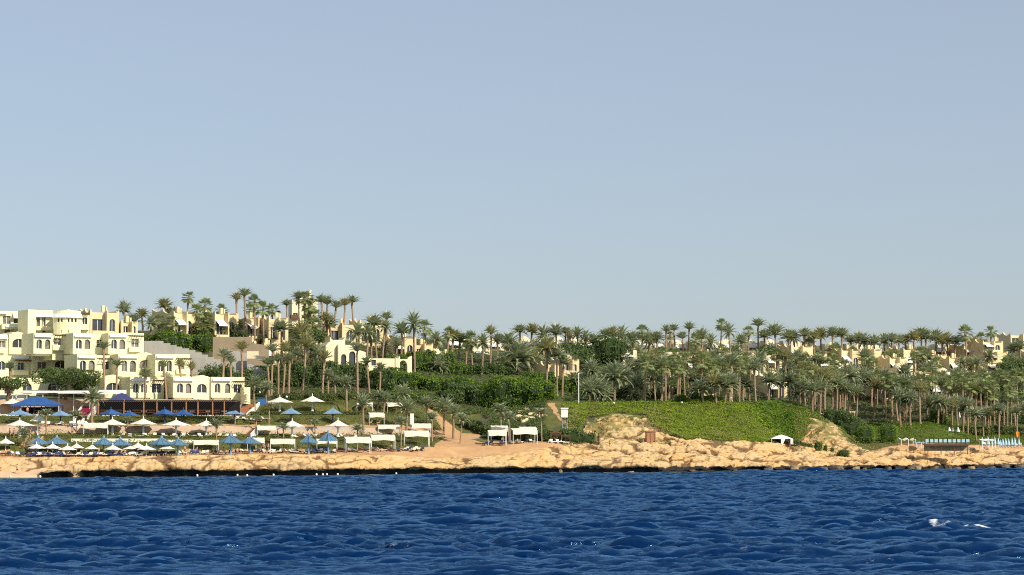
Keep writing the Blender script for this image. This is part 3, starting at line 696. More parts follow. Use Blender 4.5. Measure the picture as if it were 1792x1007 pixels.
# (kind, crown centre px, crown top py, ground py (or None with s), scale, optional s)
PALMS = []
def pp(k, *rows):
    for r_ in rows: PALMS.append((k, *r_))
pp('v', (415,505,593,1.0), (429,497,606,1.0), (523,503,560,1.0), (562,510,590,1.0), (571,514,588,1), (583,520,588,1), (600,515,592,1.0), (619,511,566,1.05), (503,519,556,.85),
   (423,590,697,.95), (390,605,697,.9), (405,616,697,.8), (475,595,696,.9), (495,594,696,.95), (487,614,696,.85), (506,611,696,.85), (471,620,696,.8), (564,606,696,1.0), (320,622,697,.8), (336,629,697,.75),
   (292,624,697,.8), (530,578,693,1.35), (19,624,700,.9), (183,588,697,.95), (203,620,697,.85), (255,640,697,.85), (626,594,695,.95), (647,617,691,.9), (664,626,691,.9), (678,540,608,1.0),
   (1165,562,597,1.1), (1183,559,622,1.15), (1203,560,592,1.0), (1326,551,590,1.2), (1196,576,600,1.0), (988,565,607,1.05), (999,576,606,1.0), (858,566,640,1.0), (1286,597,646,1.3))
pp('f', (325,509,564,1.2), (352,520,586,1.5), (341,532,586,1.3), (359,543,590,1.1), (371,550,587,1.1), (387,530,567,1.3), (446,514,622,1.35), (439,530,576,1.2), (461,526,622,1.35), (477,530,586,1.3),
   (533,506,566,1.6), (541,520,570,1.5), (545,538,585,1.5), (747,559,612,1.6), (828,580,655,1.4), (815,585,646,1.2), (781,570,648,1.2), (1260,558,588,1.2), (1310,569,594,1.3), (1124,568,600,1.5), (1217,582,626,1.5),
   (1692,568,655,1.8), (1722,580,622,1.5), (1416,592,640,1.7), (1461,602,650,1.7), (1554,612,656,1.7), (1570,614,656,1.6), (1737,570,594,1.3), (1528,625,690,1.6), (1485,604,650,1.5), (550,555,600,1.4), (536,548,595,1.4), (1174,579,600,1.0))
pp('d', (285,517,552,1.1), (219,524,560,1.15), (250,531,572,1.15), (236,541,584,1.1), (305,530,565,1.0), (297,532,566,1.0), (494,549,640,1.35), (532,556,650,1.4), (569,541,590,1.1), (580,547,592,1.15), (627,556,642,1.3), (641,558,642,1.25), (660,541,642,1.4), (668,548,642,1.2),
   (702,559,626,1.25), (726,541,651,1.35), (766,572,630,1.2), (790,566,648,1.3), (803,573,650,1.3), (843,577,655,1.2), (675,587,628,1.0), (692,588,628,.9), (575,638,696,.95), (588,650,694,.85), (607,651,724,.95),
   (636,683,763,1.15), (660,675,722,.95), (671,678,724,.95), (708,667,724,1.0), (711,691,757,1.15), (749,687,743,.95), (777,692,762,1.2), (793,699,770,1.1), (110,599,646,1.05), (120,605,646,1.05), (108,654,719,1.0), (162,671,741,1.0), (447,652,724,1.0), (466,664,700,.9),
   (870,575,640,1.2), (889,572,640,1.6), (910,559,602,1.3), (928,559,606,1.3), (952,564,610,1.4), (974,563,602,1.3), (1012,563,607,1.3), (1022,571,607,1.2), (1036,580,610,1.2), (1060,567,598,1.2), (1073,566,598,1.25), (1091,565,598,1.3), (1105,575,604,1.3), (1148,572,606,1.3), (1140,580,612,1.2),
   (1118,598,641,1.3), (1135,575,604,1.3), (1230,571,606,1.3), (1245,579,606,1.3), (1280,560,600,1.3), (1299,580,604,1.3), (1343,569,604,1.3), (1360,561,604,1.5), (1381,571,604,1.4), (1393,570,604,1.3), (1409,566,606,1.4), (1425,571,608,1.3), (1438,567,608,1.4), (1456,563,610,1.5), (1474,566,610,1.4), (1489,578,612,1.3), (1504,578,612,1.3), (1515,575,612,1.4), (1530,582,614,1.3), (1549,576,614,1.4), (1561,577,614,1.3), (1573,579,614,1.3), (1588,577,614,1.4), (1600,572,614,1.4), (1612,566,614,1.5), (1624,570,614,1.5), (1637,572,614,1.5), (1648,580,614,1.3), (1660,577,614,1.4), (1671,581,614,1.3), (1704,584,616,1.4), (1715,592,618,1.3), (1787,588,640,1.4), (1776,594,640,1.3),
   (955,580,694,1.65), (975,598,697,1.25), (984,612,698,1.25), (932,600,652,1.35), (1169,648,704,1.4), (1253,643,706,1.45), (1276,643,706,1.4), (1268,650,706,1.3), (1300,648,705,1.25), (1311,654,705,1.2), (1344,641,704,1.5), (1365,649,703,1.3), (1383,639,705,1.5), (1409,657,714,1.2), (1443,634,733,1.5), (1484,630,738,1.5), (1421,662,722,1.2), (1434,655,728,1.2), (1462,650,740,1.2),
   (1194,622,676,1.45), (1609,658,745,1.4), (1628,686,740,1.2), (1640,682,744,1.15), (1648,690,745,1.1), (1575,672,748,1.2), (1592,676,748,1.2), (1583,684,748,1.1), (1665,690,748,1.1), (1675,688,748,1.1), (1692,688,762,1.15), (1684,700,758,1.0), (1707,704,774,1.2), (1719,706,766,1.1), (1728,706,764,1.1), (1746,697,770,1.15), (1755,690,745,1.1), (1778,702,770,1.1), (1791,694,782,1.3), (1527,655,735,1.3), (1476,662,742,1.1), (1497,668,742,1.1))
pp('b', (906,590,656,2.3), (882,615,652,1.9), (1075,626,704,2.0), (1042,655,706,1.5), (1030,662,706,1.3), (1110,678,706,1.4), (688,628,655,1.2), (765,632,652,1.2), (1118,652,706,1.5), (1034,628,662,1.4), (1145,640,700,1.5), (1160,606,650,1.5), (1230,656,705,1.4), (1212,640,690,1.5), (1095,640,700,1.5), (1055,672,706,1.2), (1671,640,692,1.9), (1395,668,706,1.3), (1130,616,670,1.5), (1328,612,665,1.4), (1512,642,700,1.5), (1555,650,705,1.4), (1250,606,650,1.4), (1010,645,690,1.3))
pp('f', (276,549,588,1.1), (300,552,590,1.2), (368,556,592,1.1), (398,560,596,1.2), (412,556,598,1.1), (425,562,600,1.1), (455,566,602,1.2), (470,560,600,1.1), (347,560,592,1.0), (488,572,612,1.2))
pp('d', (262,546,590,1.0), (272,540,580,1.05), (430,570,606,.9), (466,575,612,1.0), (480,585,620,1.0), (510,590,640,1.1), (520,600,650,1.1), (545,590,645,1.1), (555,600,650,1.0), (612,590,640,1.0), (650,575,640,1.2))
pp('d', (1730,604,662,1.3), (1766,612,668,1.3), (1748,640,690,1.4), (1702,620,668,1.3))
pp('s', (83,708,765,.9), (135,711,757,.9), (44,742,788,.95), (224,731,756,.75), (380,726,787,1.05), (497,733,787,.9), (553,727,763,.8), (626,736,786,.9), (702,721,782,1.05), (757,715,778,1.05), (805,719,777,1.0), (471,699,746,.7), (877,700,765,1.25), (892,716,775,1.05), (948,706,774,1.1), (449,720,762,.7))
def place_palms():
    r = random.Random(5); out = []
    for k, cx, top, base, sc in PALMS:
        s = min(gs(cx, base, 8), 200 + (cx * 7 + top * 3) % 7)
        if s >= 180: s = 176 + (cx * 7 + top * 3) % 8
        if 55 < s < 90 and cx < 440: s = 61.6
        if 512 < cx < 560 and s > 140: s = 150
        out.append([k, cx, top, s, sc])
    # the wood behind the green slope: many more of the same palms, each one its own
    fill = 0; tries = 0
    tops = lambda px: np.interp(px, [600, 700, 800, 1000, 1130, 1200, 1500, 1792], [560, 590, 592, 590, 590, 588, 588, 592])
    while fill < 150 and tries < 20000:
        tries += 1; px = r.uniform(1120, 1792) if r.random() < .8 else r.uniform(690, 1120)
        s = (r.uniform(62, 130) if r.random() < .6 else r.uniform(62, 200)) if px > 1120 else r.uniform(130, 215)
        if px > 1480: s = max(s, 78)
        x, y, z = W(px, s)
        if any(abs(q[1] - px) < 6 and abs(q[3] - s) < 12 for q in out): continue
        k = r.choice('dfdfvb' if s > 110 else 'dffvf') if sum(q[0] != 'f' for q in out) < 296 else 'f'; h = r.uniform(6.5, 10) if k != 'b' else r.uniform(3, 5.5)
        sc = r.uniform(1.05, 1.45)
        top = CY - FPX * math.tan(math.atan2(z + h + 2.6 * sc - CAMZ, y) - TILT)
        if top < tops(px) + (12 if s < 186 else 0): continue
        if top < (642 if px > 1130 else 628) and px > 840 and r.random() < .8: continue
        if top < 655 and r.random() < (.5 if (1250 < px < 1415 or 1475 < px < 1560 or 1590 < px < 1770) else .2): continue
        if (CY - FPX * math.tan(math.atan2(z + h - CAMZ, y) - TILT)) > 735: continue
        if 1330 < px < 1400 and s < 110: continue
        if abs(px - 1512) < 34 and s < 110: continue
        out.append([k, px, top, s, sc]); fill += 1
    # zones for the labels
    Z = []
    def zone(n, f, land, end): Z.append((n, f, land, end))
    for k, cx, top, s, sc in out: pass
    def zname(px, s, k, top):
        if px < 340 and 55 < s < 80: return ('in front of the yellow hotel', 'its far end')
        if px < 140 and s > 80: return ('beside the hotel round tree', 'the dark tree')
        if px < 600 and k == 's': return ('planted low on the parasol terraces', 'the hotel end')
        if k == 's': return ('planted low near the white cabanas', 'the hotel end')
        if px < 310 and s > 80: return ('on the hilltop above the stepped grey wall', 'the hotel')
        if px < 400 and s > 85: return ('beside the first hilltop villa', 'the hotel')
        if px < 490 and s > 85: return ('on the hilltop between villas and tower', 'the hotel')
        if px < 592 and s > 85: return ('around the hilltop tower', 'the hotel')
        if px < 520: return ('in the tall row beside the low hotel wing', 'the hotel')
        if px < 620 and s < 85: return ('in front of the arched villa wall', 'the hotel')
        if px < 700 and s < 60: return ('among the upper white cabanas', 'the hotel')
        if px < 840 and s < 60: return ('beside the sandy beach path', 'the hotel')
        if px < 690 and s < 85: return ('before the dark hedge', 'the tower')
        if px < 690: return ('behind the arched villa', 'the tower')
        if px < 800: return ('behind the garden arch', 'the tower')
        if px < 870: return ('behind the long hedge', 'the tower')
        if 945 < px < 990 and s < 90: return ('in the clump of leaning trunks', 'the big hedge')
        tier = 'skyline' if s > 165 or top < 585 else ('mid-slope' if s > 100 else 'front-row')
        if px < 1000: return (tier + ' above the big hedge', 'the tower')
        if px < 1130: return (tier + ' beyond the lamp post', 'the big hedge')
        if px < 1240: return (tier + ' above the bare rock spur', 'the lamp post')
        if px < 1330: return (tier + ' above the green slope', 'the lamp post')
        if px < 1410: return (tier + ' above the white marquee', 'the lamp post')
        if px < 1490: return (tier + ' above the white canopies', 'the marquee')
        if px < 1570: return (tier + ' behind the clipped round bushes', 'the marquee')
        if px < 1640: return (tier + ' behind the timber deck', 'the marquee')
        if px < 1710: return (tier + ' near the closed white parasols', 'the timber deck')
        return (tier + ' around the stepped tan villa', 'the timber deck')
    zs = {}
    for q in out: zs.setdefault((zname(q[1], q[3], q[0], q[2]), 'fan' if q[0] == 'f' else 'date'), []).append(q)
    KD = dict(v='upright-crowned', d='full-crowned', b='short bushy', f='green', s='young')
    for ((land, end), fam), lst in zs.items():
        lst.sort(key=lambda q: q[1])
        hs_ = []
        for q in lst:
            x, y, z = W(q[1], q[3]); sc = q[4]
            cr = dict(v=2.75, d=2.75, b=2.6, f=1.6, s=2.0)[q[0]] * sc
            h = max(1.2 if q[0] == 'b' else 2.2, zof(q[2], y) - z - cr); hs_.append((q, x, y, z, h))
        for i, (q, x, y, z, h) in enumerate(hs_):
            tall = 'tall' if h > 7 else 'short' if h < 3.5 else 'medium'
            o = r.choice(PK[q[0]]); kd = KD[q[0]]
            if kd == 'short bushy': tall = ''
            tr = [t for t in ('skyline', 'mid-slope', 'front-row') if land.startswith(t)]; l2 = land[len(tr[0]) + 1:] if tr else land
            lab = ' '.join(f"{tall} {tr[0] if tr else ''} {fam} palm {l2}, {ORD[i]} from {end}".split()) if len(lst) > 1 else ' '.join(f"lone {tall} {kd} {fam} palm {land}".replace('lone  ', 'lone ').split())
            o.put((x, y, z - .15), h + .15, q[4], r.uniform(0, 6.28), lab, fam + ' palms, ' + land, r)
    print('palms', len(out))
place_palms()

# ---------------------------------------------------------------- ground cover and planting
def scatter(name, n, pr, sr, fn, mt, size, seed, lift=.12, group=None):
    r = np.random.default_rng(seed); px = r.uniform(*pr, n); s = r.uniform(*sr, n); keep = fn(px, s, r); px, s = px[keep], s[keep]
    y = Y0(px) + s; x = X(px, y); z = TH(px, s)
    dz = (TH(px, s + .6) - TH(px, s - .6)) / 1.2; dxz = (TH(px + 5, s) - TH(px - 5, s)) / (10 * y / FPX); N = np.stack([-dxz, -dz, np.ones_like(dz)], 1); N /= np.linalg.norm(N, axis=1)[:, None]
    un = fbm(x * .45, y * .45, seed=77, o=4) + .8 * fbm(x * .16, y * .3, seed=78, o=3)
    Pn = np.stack([x, y, z + lift + .55 * np.clip(un + .3, 0, 1.3)], 1) + N * r.uniform(0, .12, len(x))[:, None]
    V, F = leaf_cards(Pn, N, size, r, .42); o = mesh_np(name, V, F, M[mt]); tag(o, kind='stuff'); return o
def slope_fn(px, s, r):
    n = fbm(px * .03, s * .15, seed=91, o=4)
    lo = rock_limit(px) + n * 2.5 + np.interp(px, [960, 1030, 1130, 1170, 1200, 2000], [0, 1, 2, 1.0, .3, .3]); hi = 61
    k = (s > lo) & (s < hi)
    thin = np.interp(px, [980, 1040, 1100, 1180, 1390, 1420, 1470, 1485], [.35, .6, .8, 1, 1, .8, .8, 0])
    return k & (r.random(len(px)) < thin)
green_p = lambda px, s: np.clip((px - 1230) / 260 + (s - 40) / 26 + fbm(px * .02, s * .12, seed=93, o=4) * .9, .06, .92)
scatter('ground_cover', 120000, (985, 1480), (12, 62), lambda px, s, r: slope_fn(px, s, r) & (r.random(len(px)) > green_p(px, s)), 'leafy', .34, 3)
scatter('green_ground_cover', 120000, (985, 1480), (12, 62), lambda px, s, r: slope_fn(px, s, r) & (r.random(len(px)) < green_p(px, s)), 'leaf', .36, 33)
scatter('gully_shrubs', 26000, (1280, 1440), (18, 60), lambda px, s, r: (np.exp(-((px - (1388 - (s - 20) * 1.1)) / 34) ** 2) + fbm(px * .06, s * .25, seed=44, o=5) * .9 > .55) & (s > rock_limit(px)), 'leaf', .5, 4, lift=.35)  # deeper green leaves put the gully's shade into the colour
scatter('dry_scrub', 9000, (985, 1175), (10, 50), lambda px, s, r: (s > rock_limit(px) - 16) & (fbm(px * .05, s * .2, seed=17, o=4) > .05) & (s > 14), 'dry', .38, 5)
scatter('dry_patches', 16000, (1150, 1470), (15, 60), lambda px, s, r: (s > rock_limit(px)) & (fbm(px * .02, s * .11, seed=18, o=5) > .22), 'dry', .32, 15, lift=.22)
scatter('dry_undergrowth', 7000, (1370, 1560), (9, 40), lambda px, s, r: (fbm(px * .05, s * .2, seed=19, o=4) > .12) & (s > 11), 'dry', .34, 6)
scatter('terrace_planting', 64000, (-60, 800), (13.2, 61), lambda px, s, r: np.isin(category(px, s, 0 * s), [2]) & ~((px < 430) & (s > 60)), 'leafo', .30, 7, lift=.10)
scatter('lawn_planting', 30000, (1490, 1800), (32, 78), lambda px, s, r: (s > 34), 'leaf', .36, 8)
scatter('bank_planting', 16000, (800, 958), (30, 66), lambda px, s, r: (fbm(px * .05, s * .1, seed=24, o=4) > -.3) & ~((px < 845) & (s < 60)), 'leafd', .45, 29, lift=.25)
scatter('undergrowth', 110000, (430, 1800), (66, 215), lambda px, s, r: fbm(px * .03, s * .08, seed=23, o=4) > -.35, 'leafd', .55, 9, lift=.2)
H = hedge_line
H('hedge', [(958, 70, .7), (940, 66, 1.0), (920, 64, 1.15), (895, 66, 1.2), (870, 68, 1.15)], 5.5, 5.3, 'big rounded bright green hedge beside the leaning palm trunks', seed=1, size=.5, dens=13, lump=.26)
H('hedge', [(868, 76, 1), (835, 80, 1), (800, 84, .95), (760, 88, .9), (715, 92, .85), (672, 96, .8)], 4.5, 3.5, 'long hedge along the hill above the sandy path', seed=2, size=.5, lump=.22)
H('hedge', [(845, 70, .9), (800, 76, .9), (790, 72, .7)], 4, 4.2, 'dark hedge end hanging over the top of the sandy path', mt='leafd', seed=3, size=.5)
H('hedge', [(665, 84, 1), (620, 88, 1), (570, 90, 1), (520, 92, 1.05), (455, 94, .8)], 4.5, 4.9, 'dark hedge behind the tall palm row and white parasols', mt='leafd', seed=4, size=.5, lump=.2)
H('hedge', [(1005, 18, .7), (985, 19, .9), (960, 21, 1), (930, 24, 1), (890, 28, .9), (850, 36, .8), (815, 46, .8)], 2.4, 2.3, 'dark clipped hedge behind the two rightmost cabanas', mt='leafd', seed=5)
H('hedge', [(1028, 17, .8), (1000, 17.5, 1.05), (992, 19, .9)], 3, 2.9, 'dark boxy bush beside the brown wooden benches', mt='leafd', seed=6, e=.45, lump=.05)
H('hedge', [(770, 58, 1), (735, 60, 1), (690, 62, .8)], 2.5, 2.6, 'clipped hedge at the head of the sandy path', seed=7)
H('hedge', [(256, 109, .8), (290, 107, 1), (325, 108, 1), (352, 110, 1.1), (395, 113, .8)], 3.2, 3.4, 'bushy hedge running down above the stepped grey wall', seed=8, lump=.25)
H('hedge', [(400, 104, 1), (440, 101, 1), (475, 99, .8)], 2.6, 2.4, 'low hedge above the grey retaining wall', mt='leaf', seed=9)
H('hedge', [(338, 74, .7), (365, 74, .95), (395, 74, 1), (425, 73, .9), (455, 74, .8)], 3.0, 6.6, 'black-green shrub bank behind the low hotel wing', mt='leafd', seed=10, lump=.3)
H('hedge', [(700, 116, .8), (745, 118, 1.1), (775, 117, 1.1), (800, 116, .8)], 4, 4.2, 'sunlit hedge behind the garden arch', seed=11, lump=.25)
H('hedge', [(802, 118, .8), (850, 118, .8), (885, 118, .7)], 3, 3.2, 'hedge between the long hedge and the vaulted villas', seed=12, mt='leafd')
H('hedge', [(930, 104, 1), (955, 104, 1), (985, 102, 1.1), (1030, 100, .9)], 3.2, 3.6, 'clipped hedge behind the leaning palm trunks', seed=13)
H('hedge', [(440, 45.5, .7), (520, 45, .7), (600, 45, .7), (660, 45, .7)], 1.3, 1.0, 'low clipped hedge below the upper white parasols', mt='leafo', seed=14, size=.3, dens=22)
H('hedge', [(490, 64, 1), (560, 63, 1), (620, 63, 1), (700, 63, .9)], 1.8, 1.5, 'low hedge above the white terrace wall', mt='leafo', seed=15, size=.3, dens=20)
H('hedge', [(1385, 21, 1), (1412, 20.5, 1)], 1.6, 1.5, 'low clipped hedge right behind the white marquee', seed=16, size=.3, dens=24, e=.5, lump=.04)
H('hedge', [(1392, 17.5, 1), (1412, 17, 1)], 1.5, 1.2, 'low clipped olive hedge beside the white marquee', mt='leafo', seed=17, size=.3, dens=24, e=.5, lump=.04)
H('hedge', [(1462, 52, 1), (1480, 50, 1.1), (1494, 48, .9)], 4.5, 4.2, 'loose dark green shrubs at the foot of the rocky knoll', seed=18, mt='leafd')
H('hedge', [(1760, 125, 1), (1790, 125, 1.1), (1840, 125, 1.1)], 8, 10, 'mass of dark trees behind the orange flag', seed=19, mt='leafd', size=.6, dens=9, lump=.3)
H('hedge', [(1745, 90, .6), (1790, 88, .7)], 4, 5, 'dark shrubs below the dark trees', seed=20, mt='leafd', size=.5)
H('hedge', [(1700, 62, .5), (1740, 66, .6), (1800, 66, .6)], 3, 3.6, 'shrub border behind the pale blue closed parasols', seed=21, mt='leafo', size=.4)
H('hedge', [(404, 92, 1), (440, 92, 1), (472, 94, 1)], 3.2, 5.2, 'bushy planting in front of the tan garden wall on the hill', seed=24, mt='leafd', lump=.3)
def round_bush(px, py, wpx, hpx, label, mt='leaf', seed=1, e=.8, group=None, lump=.05, size=.3, dens=24, smin=2):
    s = gs(px, py, smin); x, y, z = W(px, s); k = y / FPX; rw, rh = wpx * k / 2, hpx * k
    return bush('shrub', (x, y, z - .1), [((0, 0, rh * .5), (rw, rw, rh * .52))], size, dens, mt, label, 'bush', group, lump, e, seed)
round_bush(1514, 776, 33, 31, 'big clipped drum bush, the one nearer the rocky knoll', mt='leafb', seed=31, e=.55, smin=30, size=.26, dens=34)
round_bush(1553, 776, 34, 33, 'big clipped drum bush, the one nearer the timber deck', mt='leafb', seed=32, e=.55, smin=30, size=.26, dens=34)
round_bush(1431, 789, 17, 17, 'largest of the small round bushes beside the marquee hedge', seed=33)
round_bush(1443, 791, 8, 13, 'slim egg-shaped bush between the small round bushes', seed=34)
round_bush(1455, 792, 7, 9, 'smallest round bush on the rocky shore', seed=35)
round_bush(1475, 800, 22, 14, 'spreading bush low on the rocky shore', seed=36, mt='leafd', lump=.2)
round_bush(1191, 705, 22, 15, 'round bush on the slope edge nearer the lamp post', seed=37, smin=50)
round_bush(1217, 705, 23, 17, 'round bush on the slope edge nearer the marquee', seed=38, smin=50)
round_bush(373, 697, 13, 13, 'dark bush in front of the low hotel wing', seed=39, mt='leafd', smin=55, lump=.2)
round_bush(292, 697, 14, 17, 'leafy bush at the shaded corner of the low wing', seed=40, mt='leafd', smin=55, lump=.3)
round_bush(328, 694, 13, 17, 'small round tree-like bush under the wing windows', seed=41, mt='leafd', smin=55, lump=.2)
round_bush(318, 578, 26, 20, 'round dark bush beside the first hilltop villa', seed=42, mt='leafd', smin=85, lump=.2, size=.4)
round_bush(433, 583, 20, 20, 'dark bush between the two hilltop villas', seed=43, mt='leafd', smin=85, lump=.2, size=.4)
round_bush(392, 586, 34, 16, 'olive bush in front of the awning villa', seed=44, mt='leafo', smin=85, lump=.3, size=.4)
round_bush(290, 590, 30, 14, 'low olive bush at the foot of the long shaded villa wall', seed=60, mt='leafo', smin=85, lump=.3, size=.4)
round_bush(352, 592, 36, 22, 'olive bush mass between the first two hilltop villas', seed=61, mt='leafo', smin=85, lump=.3, size=.4)
round_bush(415, 600, 34, 20, 'leafy bush in front of the wide awning villa terrace', seed=62, mt='leafd', smin=85, lump=.3, size=.4)
round_bush(470, 612, 34, 24, 'dark shrub mass below the narrow hilltop villa', seed=63, mt='leafd', smin=85, lump=.3, size=.4)
round_bush(545, 600, 50, 24, 'dark shrubs around the foot of the tower', seed=64, mt='leafd', smin=85, lump=.3, size=.45)
round_bush(1640, 742, 30, 22, 'yellow-green bush among the palm trunks', seed=45, mt='leaf', smin=45, lump=.3, size=.45)
round_bush(1008, 646, 60, 46, 'big dark rounded tree beyond the lamp post', seed=46, mt='leafd', smin=95, lump=.3, size=.55, dens=12)
round_bush(1070, 640, 70, 52, 'broad dark green tree below the vaulted villas', seed=47, mt='leafd', smin=105, lump=.3, size=.55, dens=12)
round_bush(1180, 690, 44, 30, 'green shrub mass behind the slope edge', seed=48, mt='leafd', smin=60, lump=.3, size=.5, dens=14)
round_bush(1342, 640, 46, 34, 'dark tree beside the small villa', seed=49, mt='leafd', smin=105, lump=.3, size=.55, dens=12)
round_bush(1735, 700, 60, 44, 'dark green tree below the stepped tan villa', seed=50, mt='leafd', smin=100, lump=.3, size=.6, dens=10)
round_bush(1145, 700, 36, 20, 'yellowish shrub on the slope edge', seed=51, mt='leafo', smin=55, lump=.3, size=.45)
round_bush(1090, 702, 40, 24, 'yellow-green shrub beneath the bushy palms', seed=52, mt='leafo', smin=55, lump=.3, size=.45)
def broad_tree(px, py, wpx, hpx, label, seed, mt='leafd', smin=55):
    s = gs(px, py, smin); x, y, z = W(px, s); k = y / FPX; rw, h = wpx * k / 2, hpx * k; r = random.Random(seed)
    root = empty('broadleaf_tree', (x, y, z - .1)); tag(root, label, 'tree'); m = MB(); m.tube([(0, 0, 0), (.15, 0, h * .3), (.1, .1, h * .55)], [.35, .26, .2], 8); balls = []
    for i in range(15):
        a = i * 2.4; q = rw * math.sqrt((i + .4) / 15) * .82; c = (math.cos(a) * q, math.sin(a) * q * .8, h * r.uniform(.56, .82) - q * .06 * h / rw)
        m.tube([(.1, .05, h * .42), (c[0] * .6, c[1] * .6, h * .55), c], [.14, .09, .03], 5); balls.append((c, (rw * r.uniform(.2, .34), rw * r.uniform(.2, .3), h * r.uniform(.13, .22))))
    m.build('trunk', M['trunk'], root)
    V, F = bush_mesh(balls, .42, 17, seed, .3); mesh_np('crown', V, F, M[mt], root)
broad_tree(115, 699, 118, 60, 'wide dark spreading tree in front of the yellow hotel', 3)
broad_tree(14, 699, 76, 44, 'spreading dark tree at the frame edge by the hotel', 4)
broad_tree(150, 699, 50, 48, 'smaller dark tree behind the red stair', 5)

# ---------------------------------------------------------------- buildings
def arch(x0, x1, z0, z1, n=6, rise=None):
    """ccw opening outline with an arched head"""
    w2 = (x1 - x0) / 2; rise = w2 if rise is None else rise; c = (x0 + x1) / 2; pts = [(x0, z0), (x1, z0)]
    for i in range(n + 1):
        t = math.pi * i / n; pts.append((c + w2 * math.cos(t), z1 - rise + rise * math.sin(t)))
    return pts
def rect(x0, x1, z0, z1): return [(x0, z0), (x1, z0), (x1, z1), (x0, z1)]
def horned(x0, x1, z0, z1, hw=.7, hh=.7):
    """parapet outline with curved horns at both corners"""
    q = [(x0, z0), (x1, z0), (x1, z1)]
    for i in range(4): t = (i + 1) / 4; q.append((x1 - hw * t, z1 - hh * math.sin(t * math.pi / 2)))
    for i in range(4): t = 1 - i / 4; q.append((x0 + hw * t, z1 - hh * math.sin(t * math.pi / 2)))
    q.append((x0, z1)); return q
def window(fr, root, out, y, pane='glass', bars=True, name='window'):
    """a framed window set back in its opening: frame part with its pane as sub-part"""
    xs = [p[0] for p in out]; zs = [p[1] for p in out]; x0, x1, z0, z1 = min(xs), max(xs), min(zs), max(zs)
    m = MB(fr); t = .09
    m.box(x0, x1, y - .05, y + .05, z0, z0 + t); m.box(x0, x0 + t, y - .05, y + .05, z0 + t, z1); m.box(x1 - t, x1, y - .05, y + .05, z0 + t, z1)
    if bars: m.box((x0 + x1)/2 - .05, (x0 + x1)/2 + .05, y - .04, y + .04, z0 + t, z1)
    f = m.build(name, M['whitep' if bars else 'wood'], root)
    g = MB(fr); g.add([(x0 - .1, y + .07, z0 - .1), (x1 + .1, y + .07, z0 - .1), (x1 + .1, y + .07, z1 + .1), (x0 - .1, y + .07, z1 + .1)], [(0, 1, 2, 3)])
    o = g.build('pane', M[pane]); o.data.transform(__import__('mathutils').Matrix.Translation(-Vector(root.location))); o.parent = f
